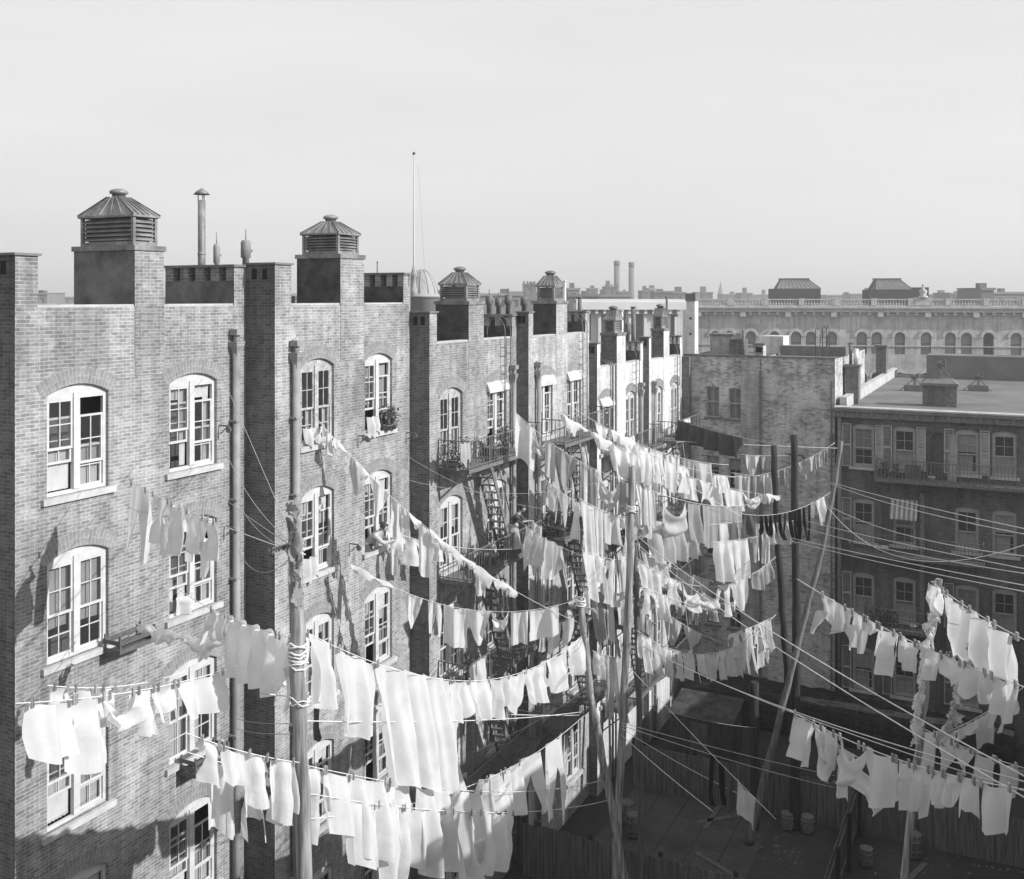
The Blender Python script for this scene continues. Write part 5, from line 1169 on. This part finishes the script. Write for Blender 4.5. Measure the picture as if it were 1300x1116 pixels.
for s_ in (-1,1): m.lathe([(.035,0),(.045,.02),(.045,.07),(.03,.09)],(.02,s_*.1,0),8); m.box(.02,.16,s_*.1-.035,s_*.1+.035,0,.05)
m.obj('shoes',BLOUSE,wo)
hp=wo.matrix_basis@Vector((.66,0,1.2)); SEED[0]+=1
garment('rag',hp+Vector((-.02,0,.0)),hp+Vector((.32,-.1,-.15)),1.5,w,'white cloth in the hands of the woman on the fire escape',SEED[0],skew=0)
# woman leaning from the second tenement window
wxx=sx(2,481)-.33; zs_=top_of[2]-1.37-2.2-FL
wo2=thing('person','woman in pale blouse leaning out of a second storey window with washing in her hands','person',local(2,wxx,-.0,zs_),ROWROT-R(62))
J=dict(pelvis=(-.22,0,.10),waist=(-.12,0,.24),chest=(.10,0,.42),neck=(.22,0,.53),skull=(.30,0,.60),shL=(.10,.17,.45),elL=(.33,.16,.28),wrL=(.56,.07,.33),shR=(.10,-.17,.45),elR=(.33,-.20,.24),wrR=(.57,-.08,.28))
person_pose(wo2,J); head(wo2,(.33,0,.65),(1,.1,-.6))
V=lambda q:Vector(J[q])
skin_mesh('blouse',[(J['pelvis'],(.15,.12)),(J['waist'],(.135,.115)),(J['chest'],(.165,.13)),((.2,0,.50),(.085,.075)),(J['shL'],.085),(J['elL'],.062),(tuple(V('elL').lerp(V('wrL'),.5)),.045),(J['shR'],.085),(J['elR'],.062),(tuple(V('elR').lerp(V('wrR'),.5)),.045)],[(0,1),(1,2),(2,3),(2,4),(4,5),(5,6),(2,7),(7,8),(8,9)],BLOUSEL,wo2,2)
m=MB(); G=[[(-.18+math.cos(2*math.pi*i/24)*(.17+.02*j),math.sin(2*math.pi*i/24)*(.17+.02*j),.2-.1*j) for i in range(25)] for j in range(3)]; m.grid(G[::-1]); m.obj('skirt',SKIRT,wo2)
hp=wo2.matrix_basis@Vector((.60,0,.28)); SEED[0]+=1
garment('towel',hp+Vector((-.10,0,0)),hp+Vector((.12,.05,-.02)),.95,w,'white cloth hanging from the hands of the woman at the window',SEED[0],skew=0)
# ---------------------------------------------------------------- town beyond
def far_obj(name,label,cat,loc,rz=0,group=None): return thing(name,label,cat,loc,rz,group)
# ornate institution with balustrade and round arched windows
YO=125.0; PX0=878
a=W(PX0,0,YO+10); a.z=GZ; rot=math.atan2(-.20,1)
orn=thing('institution_building','long ornate stone building with a balustrade and arched windows beyond the roofs','building',a,rot)
def ox(px):
    t=(px-CX)/F; c_,s_=math.cos(rot),math.sin(rot); return (t*a.y-a.x)/(c_-t*s_)
def oz(py,px): x=ox(px); Y=a.y+x*math.sin(rot); return zz(py,Y)-GZ
Lo=ox(1440); hc=oz(393,1060); zt_=oz(379.5,1060)
pxs=[908,926,953,983,1010.7,1029.5,1056,1094,1113,1142.4,1175.6,1206.5,1227,1255,1290]
wz0=oz(449,1060); wz1=oz(421.5,1060)
ops=[(ox(p),1.25,wz0,wz1,.55) for p in pxs]+[(ox(p),1.25,wz0-5.2,wz1-5.2,.55) for p in pxs]
m=MB(); facade(m,0,Lo,0,hc,ops,rev=.35,seg=10); D=16
m.quad((0,D,0),(0,0,0),(0,0,hc),(0,D,hc)); m.quad((Lo,0,0),(Lo,D,0),(Lo,D,hc),(Lo,0,hc)); m.quad((Lo,D,0),(0,D,0),(0,D,hc),(Lo,D,hc)); m.quad((0,0,hc),(Lo,0,hc),(Lo,D,hc),(0,D,hc)); m.obj('wall',brick('ashlar',.47,.42,.40,1.2,.42,.18,-.1,.3,.02,seed=17),orn)
m=MB(); m.box(-.2,Lo,-.6,0,hc-.35,hc+.15); m.box(-.3,Lo,-.95,-.0,hc+.152,hc+.42); m.box(-.1,Lo,-.18,0,wz1+2.2,wz1+2.4); m.box(-.1,Lo,-.12,0,wz0+1.0,wz0+1.12)
m.obj('cornice',STONE,orn)
m=MB(); q=.6; i=0
while q<Lo:
    if i%5==0: m.box(q,q+.7,-.75,-.0-.001,hc-.95,hc-.352)
    else: m.box(q,q+.35,-.5,-.001,hc-.72,hc-.352)
    q+=1.15; i+=1
m.obj('brackets',STONE,orn)
m=MB(); q=.3; i=0
m.box(-.2,Lo,-.7,-.35,hc+.42,hc+.56); m.box(-.2,Lo,-.72,-.33,zt_-.16,zt_)
while q<Lo:
    if i%11==0: m.box(q,q+.7,-.78,-.27,hc+.56,zt_+.08); q+=.9
    else: m.lathe([(.10,0),(.16,.12),(.07,.45),(.11,.62)],(q,-.52,hc+.56),6); q+=.36
    i+=1
m.obj('balustrade',STONE,orn)
m=MB()
for p in pxs:
    for dz in (0,-5.2):
        x=ox(p); n=12
        P=[[(x+math.cos(math.pi*(1-i/n))*r_,-.12 if k_ else -.02,wz1-.62+dz+math.sin(math.pi*i/n)*r_) for i in range(n+1)] for k_,r_ in ((0,.64),(1,.66),(1,1.0),(0,1.02))]
        m.grid(P[::-1],smooth=False)
m.obj('arch_mouldings',STONE,orn)
for p in pxs:
    x=ox(p); m=MB(); m.box(x-.62,x-.5,.3,.4,wz0,wz1-.55); m.box(x+.5,x+.62,.3,.4,wz0,wz1-.55); m.box(x-.5,x+.5,.3,.4,wz0+1.3,wz0+1.42); n=10
    for i in range(n):
        a0,a1=math.pi*i/n,math.pi*(i+1)/n; m.bar((x+math.cos(a0)*.57,.35,wz1-.58+math.sin(a0)*.55),(x+math.cos(a1)*.57,.35,wz1-.58+math.sin(a1)*.55),.1)
    f=m.obj('window',DARKP,orn)
    m=MB(); m.quad((x-.5,.36,wz0),(x+.5,.36,wz0),(x+.5,.36,wz1-.1),(x-.5,.36,wz1-.1)); m.obj('pane',[plain('far_blind',.2,.4,.3,.4),plain('far_pane_dark',.03,.3,.2,.4),plain('far_blind',.2,.4,.3,.4)][int(p)%3],f)
m=MB()
x=ox(1171); m.lathe([(.55,0),(.6,.3),(.3,.35),(.45,.7),(.5,.95),(.2,1.2),(.1,1.5),(.22,1.65),(.02,1.9)],(x,-.5,zt_+.08),10); m.box(x-1.1,x+1.1,-.8,-.25,hc+.56,zt_+.2); m.obj('urn_finial',STONE,orn)
for p0,p1,pyr,pyt,nm in ((982,1048,366,353.5,'left'),(1113,1170,367,353.5,'right')):
    x0,x1=ox(p0),ox(p1); zr=oz(pyr,p0); ztp=oz(pyt,p0); m=MB(); m.box(x0,x1,6,13,hc+.01,zr); k_=m.obj('skylight_base',plain('far_dark_wall',.06,.9,.2,.5),orn)
    m=MB(); y0,y1=6,13; ins=2.6; ix=(x1-x0)*.22; lo=[(x0+.8,y0),(x1,y0),(x1,y1),(x0+.8,y1)]; hi=[(x0+ix,y0+ins),(x1-ix,y0+ins),(x1-ix,y1-ins),(x0+ix,y1-ins)]
    for i in range(4):
        A_,B_,C_,D_=lo[i],lo[(i+1)%4],hi[(i+1)%4],hi[i]; m.quad((*A_,zr),(*B_,zr),(*C_,ztp),(*D_,ztp))
        for q in range(11): f=q/10; m.bar(Vector((A_[0]+(B_[0]-A_[0])*f,A_[1]+(B_[1]-A_[1])*f,zr+.03)),Vector((D_[0]+(C_[0]-D_[0])*f,D_[1]+(C_[1]-D_[1])*f,ztp+.03)),.10,.06)
    m.quad(*[(*p_,ztp) for p_ in hi]); m.box(hi[0][0]-.2,hi[1][0]+.2,hi[0][1]-.2,hi[2][1]+.2,ztp,ztp+.18); m.obj('skylight_roof',plain('far_zinc',.17,.6,.2,.5),k_)
m=MB(); x=ox(1181); m.box(x-1,x+1.4,8,10,hc,oz(364,1181)); m.obj('chimney',plain('far_dark_wall',.06),orn)
# pale long building
def far_block(px0,px1,Y,pyt,c,label,style='windows',dep=15,name='distant_building',rotz=0,roofh=0,group=None,wn=1.2,fl=3.6,cat='building',pitch=2.6):
    A=W(px0,0,Y);A.z=GZ; wd=(px1-px0)/F*Y; h=zz(pyt,Y)-GZ
    o=thing(name,label,cat,A,rotz,group); wm=plain('far_wall_%d'%int(c*100),c,.9,.2,.15)
    n=int(wd/pitch); ops=[]
    if style=='windows' and n>0 and n<45:
        for i in range(n):
            for f in range(3):
                zc=h-1.4-f*fl
                if zc>3: ops.append(((i+.5)*wd/n,wn,zc-fl*.5,zc,0))
    m=MB(); facade(m,0,wd,0,h,ops,rev=.3,seg=1)
    m.quad((0,dep,0),(0,0,0),(0,0,h),(0,dep,h)); m.quad((wd,0,0),(wd,dep,0),(wd,dep,h),(wd,0,h)); m.quad((wd,dep,0),(0,dep,0),(0,dep,h),(wd,dep,h)); m.quad((0,0,h),(wd,0,h),(wd,dep,h),(0,dep,h)); m.obj('wall',wm,o)
    if ops: m=MB(); m.quad((.1,.31,0),(wd-.1,.31,0),(wd-.1,.31,h-.5),(.1,.31,h-.5)); m.obj('window',plain('far_windows',c*.45,.3,.3,.3),o)
    m=MB(); m.box(-.25,wd+.25,-.35,-.001,h-.45,h+.12); m.box(-.25,wd+.25,0,dep+.2,h+.001,h+.12); m.obj('cornice',plain('far_trim_%d'%int(c*100),min(.8,c*1.25),.9,.1,.2),o)
    rr=random.Random(int(px0))
    if roofh:
        m=MB()
        for q in range(max(1,int(wd/9))): x=rr.uniform(.5,max(.6,wd-2)); m.box(x,x+rr.uniform(.8,2.2),2,4,h+.12,h+rr.uniform(.6,1.6)*roofh)
        m.obj('roof_stack',plain('far_stack',c*.8,.9,.2,.3),o)
    return o,wd,h
o,wd,h=far_block(735,866,100,381.5,.50,'long pale building with a pillared front behind the middle roofs',pitch=1.5,wn=.7,fl=5.2,rotz=R(-3))
m=MB(); q=.4
while q<wd: m.box(q,q+.28,-.28,-.001,0,h-1.6); q+=1.5
m.obj('pilasters',plain('far_pilaster',.68,.9,.1,.3),o)
m=MB(); m.box(-.3,wd+.3,-.7,-.352,h-.9,h-.15); q=0
while q<wd: m.box(q,q+.3,-.55,-.0015,h-1.3,h-.902); q+=.8
m.obj('frieze',plain('far_pilaster',.68),o)
sky_=[(664,681,330,361,.15,'dark castle-like block with battlements left of the white roof pipe'),(721,736,300,366,.2,'grey block just right of the white roof pipe'),(722,760,220,374,.13,'wide dark block behind the pale long building, at its left end'),(747,759,420,366,.17,'narrow grey block left of the twin smokestacks'),
(768,784,400,364,.15,'stepped dark block at the foot of the left smokestack'),(759,800,300,375,.16,'low dark roofline at the foot of the twin smokestacks'),(786,800,380,370,.2,'small block between the twin smokestacks'),(815,824,380,369,.14,'dark round-topped block right of the twin smokestacks'),(824,832,420,366,.3,'pale little tower right of the twin smokestacks'),
(831,855,330,370,.13,'long dark roofline right of the little pale tower'),(856,870,340,371,.16,'dark roofline just left of the two-holed chimney'),(885,905,420,371,.15,'dark roofline left of the church steeple'),(918,935,500,373.5,.2,'low far roofs right of the church steeple'),(941,955,450,372,.17,'dark far roof left of the big skylights'),(955,981,520,374,.22,'faint far roofs touching the left skylight'),
(1049,1080,480,374.5,.22,'faint far roofs between the two skylights'),(1080,1112,460,373,.18,'grey far roofs just left of the right skylight'),(1188,1206,400,374,.2,'pale far roofs right of the urn'),(1206,1248,300,372,.17,'long grey far roof near the right edge'),(1246,1262,220,366,.12,'tall dark block at the right edge of the skyline'),(1262,1330,260,371,.18,'wide far block at the extreme right'),
(600,612,260,374,.2,'far roofs seen above the third tenement, left part'),(611,663,240,373,.22,'wide far block behind the roof pots of the third tenement'),(640,664,400,370,.25,'faint far roofs left of the castle-like block'),(681,700,420,371,.2,'far roofs behind the cupola of the fourth tenement'),(700,722,340,372,.22,'far roofs between that cupola and the white roof pipe'),
(545,572,200,376,.3,'pale far roofs beside the flagpole dome'),(560,602,320,374,.22,'far roofs behind the cupola of the third tenement'),(366,378,110,374,.3,'far pale block in the gap before the second cupola'),(440,520,300,376,.25,'far roofs behind the stack of the second tenement'),(-20,60,300,372,.2,'far roofs at the extreme left'),(60,365,400,377,.25,'long faint far roofs behind the nearest tenement')]
for i,(p0,p1,Y,py,c_,lab) in enumerate(sky_): far_block(p0,p1,Y,py,c_,lab,dep=12,group='distant roofs of the skyline',roofh=(1.0 if i%3 else .5)*Y/250,pitch=3.0,wn=1.3)
# battlements
for i,(px0,px1,Y,pyt) in enumerate(((664,681,330,361),(768,784,400,364))):
    A=W(px0,0,Y);wd=(px1-px0)/F*Y;z=zz(pyt,Y); o=thing('parapet_wall',['battlements of the castle-like block','battlements at the foot of the left smokestack'][i],'parapet',Vector((A.x,Y-.5,z+.12))); m=MB(); q=0
    while q<wd: m.box(q,q+.6,-.1,.6,0,.9); q+=1.15
    m.obj('merlons',plain('far_wall_15',.15),o)
for px,pyt,Y,r0,lab in ((783,331,420,1.25,'left and taller of the twin factory smokestacks'),(801.5,333,420,1.2,'right and shorter of the twin factory smokestacks')):
    A=W(px,0,Y);A.z=GZ; h=zz(pyt,Y)-GZ; o=thing('smokestack',lab,'smokestack',A,0,'twin smokestacks'); m=MB(); m.lathe([(r0*1.12,0),(r0*.92,h-2)],(0,0,0),20); m.obj('shaft',plain('far_stack_brick',.16,.9,.2,.2),o); m=MB(); m.lathe([(r0*.98,h-2),(r0*1.02,h-1.5),(r0*1.0,h)],(0,0,0),20); m.obj('rim',plain('far_stack_rim',.12,.9,.2,.2),o)
A=W(915,0,600);A.z=GZ; o=thing('church_steeple','thin church steeple on the horizon left of the skylights','steeple',A); h=zz(374,600)-GZ; m=MB(); m.box(-1.8,1.8,-1.8,1.8,0,h); m.obj('tower',plain('far_wall_30',.30,.9,.2,.2),o); m=MB(); m.lathe([(2.0,h),(1.3,h+2.6),(.4,h+6),(.06,h+8.4)],(0,0,0),8,False); m.obj('spire',plain('far_wall_25',.25,.9,.2,.2),o)
# flagpole on a domed base
Yf=75; A=W(525.5,0,Yf); A.z=GZ; o=thing('domed_tower','pale domed cupola carrying the tall flagpole','tower',W(535,0,Yf+1)*1.0); o.location.z=GZ
m=MB(); h0=zz(378,Yf)-GZ; m.lathe([(1.3,0),(1.3,h0),(1.5,h0+.05),(1.5,h0+.15),(1.25,h0+.3),(1.15,h0+.8),(.9,h0+1.4),(.55,h0+1.9),(.25,h0+2.1),(.05,h0+2.15)],(0,0,0),24)
for q in range(12): a_=q*math.pi/6; m.tube([(math.cos(a_)*r_,math.sin(a_)*r_,h0+z_) for r_,z_ in ((1.26,.3),(1.16,.8),(.91,1.4),(.56,1.9),(.26,2.1))],.035,5)
m.obj('dome',plain('pale_dome',.30,.8,.12,.6),o)
o=thing('flagpole','tall slender flagpole with a ball truck above the second tenement','flagpole',A); zb=zz(352,Yf)-GZ; ztp=zz(197,Yf)-GZ
m=MB(); m.tube([(0,0,zb-2.5),(0,0,zb),(0,0,ztp)],[.10,.08,.04],8); m.obj('shaft',plain('flagpole_paint',.45,.6,.1,1),o)
m=MB(); m.lathe([(.02,ztp),(.12,ztp+.1),(.12,ztp+.16),(.02,ztp+.26)],(0,0,0),10); m.obj('ball',DARKP,o)
m=MB(); m.lathe([(.40,zb-1.5),(.30,zb-.9),(.16,zb-.5),(.12,zb-.1),(.22,zb+.05),(.25,zb+.3),(.16,zb+.5),(.09,zb+.9)],(0,0,0),14); m.obj('base',plain('pale_dome',.6),o)
# more town mass far away so that the ground never shows bare
rr=random.Random(77)
# ---------------------------------------------------------------- haze
HAZE=.001
hz=MB(); hz.box(-700,700,-12,640,GZ-1,48); ho=hz.obj('haze',ROOM); ho.data.materials.clear()
mh=bpy.data.materials.new('haze'); mh.use_nodes=True; nt=mh.node_tree; nt.nodes.remove(nt.nodes['Principled BSDF']); pvn=nt.nodes.new('ShaderNodeVolumePrincipled'); pvn.inputs['Color'].default_value=g3(.95); pvn.inputs['Density'].default_value=HAZE; pvn.inputs['Anisotropy'].default_value=.3
nt.links.new(pvn.outputs[0],nt.nodes['Material Output'].inputs['Volume']); ho.data.materials.append(mh); tag(ho,None,None,kind='stuff'); ho.display_type='WIRE'
# ---------------------------------------------------------------- light
el=R(29); travel=Vector((-.925*math.cos(el),.38*math.cos(el),-math.sin(el)))
sun=bpy.data.lights.new('sun','SUN'); sun.energy=4.4; sun.angle=R(.5); sun.color=(1,1,1); so=bpy.data.objects.new('sun',sun); COL.objects.link(so); so.rotation_euler=travel.to_track_quat('-Z','Y').to_euler()
wd_=bpy.data.worlds.new('World'); sc.world=wd_; wd_.use_nodes=True; nt=wd_.node_tree; bg=nt.nodes['Background']
sk=nt.nodes.new('ShaderNodeTexSky'); sk.sky_type='NISHITA'; sk.sun_disc=False; sk.sun_elevation=el; sk.sun_rotation=math.atan2(-travel.x,-travel.y); sk.air_density=1.0; sk.dust_density=2.0; sk.ozone_density=1
bw=nt.nodes.new('ShaderNodeRGBToBW'); nt.links.new(sk.outputs[0],bw.inputs[0])
pw=nt.nodes.new('ShaderNodeMath'); pw.operation='POWER'; pw.inputs[1].default_value=.18; nt.links.new(bw.outputs[0],pw.inputs[0])
ml=nt.nodes.new('ShaderNodeMath'); ml.operation='MULTIPLY'; ml.inputs[1].default_value=4.15; nt.links.new(pw.outputs[0],ml.inputs[0]); tcw=nt.nodes.new('ShaderNodeTexCoord'); mpw=nt.nodes.new('ShaderNodeMapping'); mpw.inputs['Scale'].default_value=(1.2,1.2,7); mpw.inputs['Rotation'].default_value=(R(6),R(4),0); nt.links.new(tcw.outputs['Generated'],mpw.inputs['Vector'])
nw=nt.nodes.new('ShaderNodeTexNoise'); nw.inputs['Scale'].default_value=1.6; nw.inputs['Detail'].default_value=7; nt.links.new(mpw.outputs['Vector'],nw.inputs['Vector'])
rw=nt.nodes.new('ShaderNodeMapRange'); rw.inputs['From Min'].default_value=.35; rw.inputs['From Max'].default_value=.7; rw.inputs['To Min'].default_value=.965; rw.inputs['To Max'].default_value=1.05; nt.links.new(nw.outputs['Fac'],rw.inputs['Value'])
m2=nt.nodes.new('ShaderNodeMath'); m2.operation='MULTIPLY'; nt.links.new(ml.outputs[0],m2.inputs[0]); nt.links.new(rw.outputs['Result'],m2.inputs[1]); nt.links.new(m2.outputs[0],bg.inputs['Color']); bg.inputs['Strength'].default_value=.127
# ---------------------------------------------------------------- camera
cam=bpy.data.cameras.new('camera'); co=bpy.data.objects.new('camera',cam); COL.objects.link(co); co.rotation_euler=(R(90),0,0); cam.sensor_width=36; cam.sensor_fit='HORIZONTAL'; cam.lens=F/1300*36; cam.shift_y=-(558-HZ)/1300; cam.clip_end=20000; cam.clip_start=.1
sc.camera=co
sc.view_settings.view_transform='Standard'; sc.view_settings.look='None'; sc.view_settings.gamma=1; sc.view_settings.exposure=.40
sc.cycles.volume_step_rate=4 if hasattr(sc,'cycles') else 1
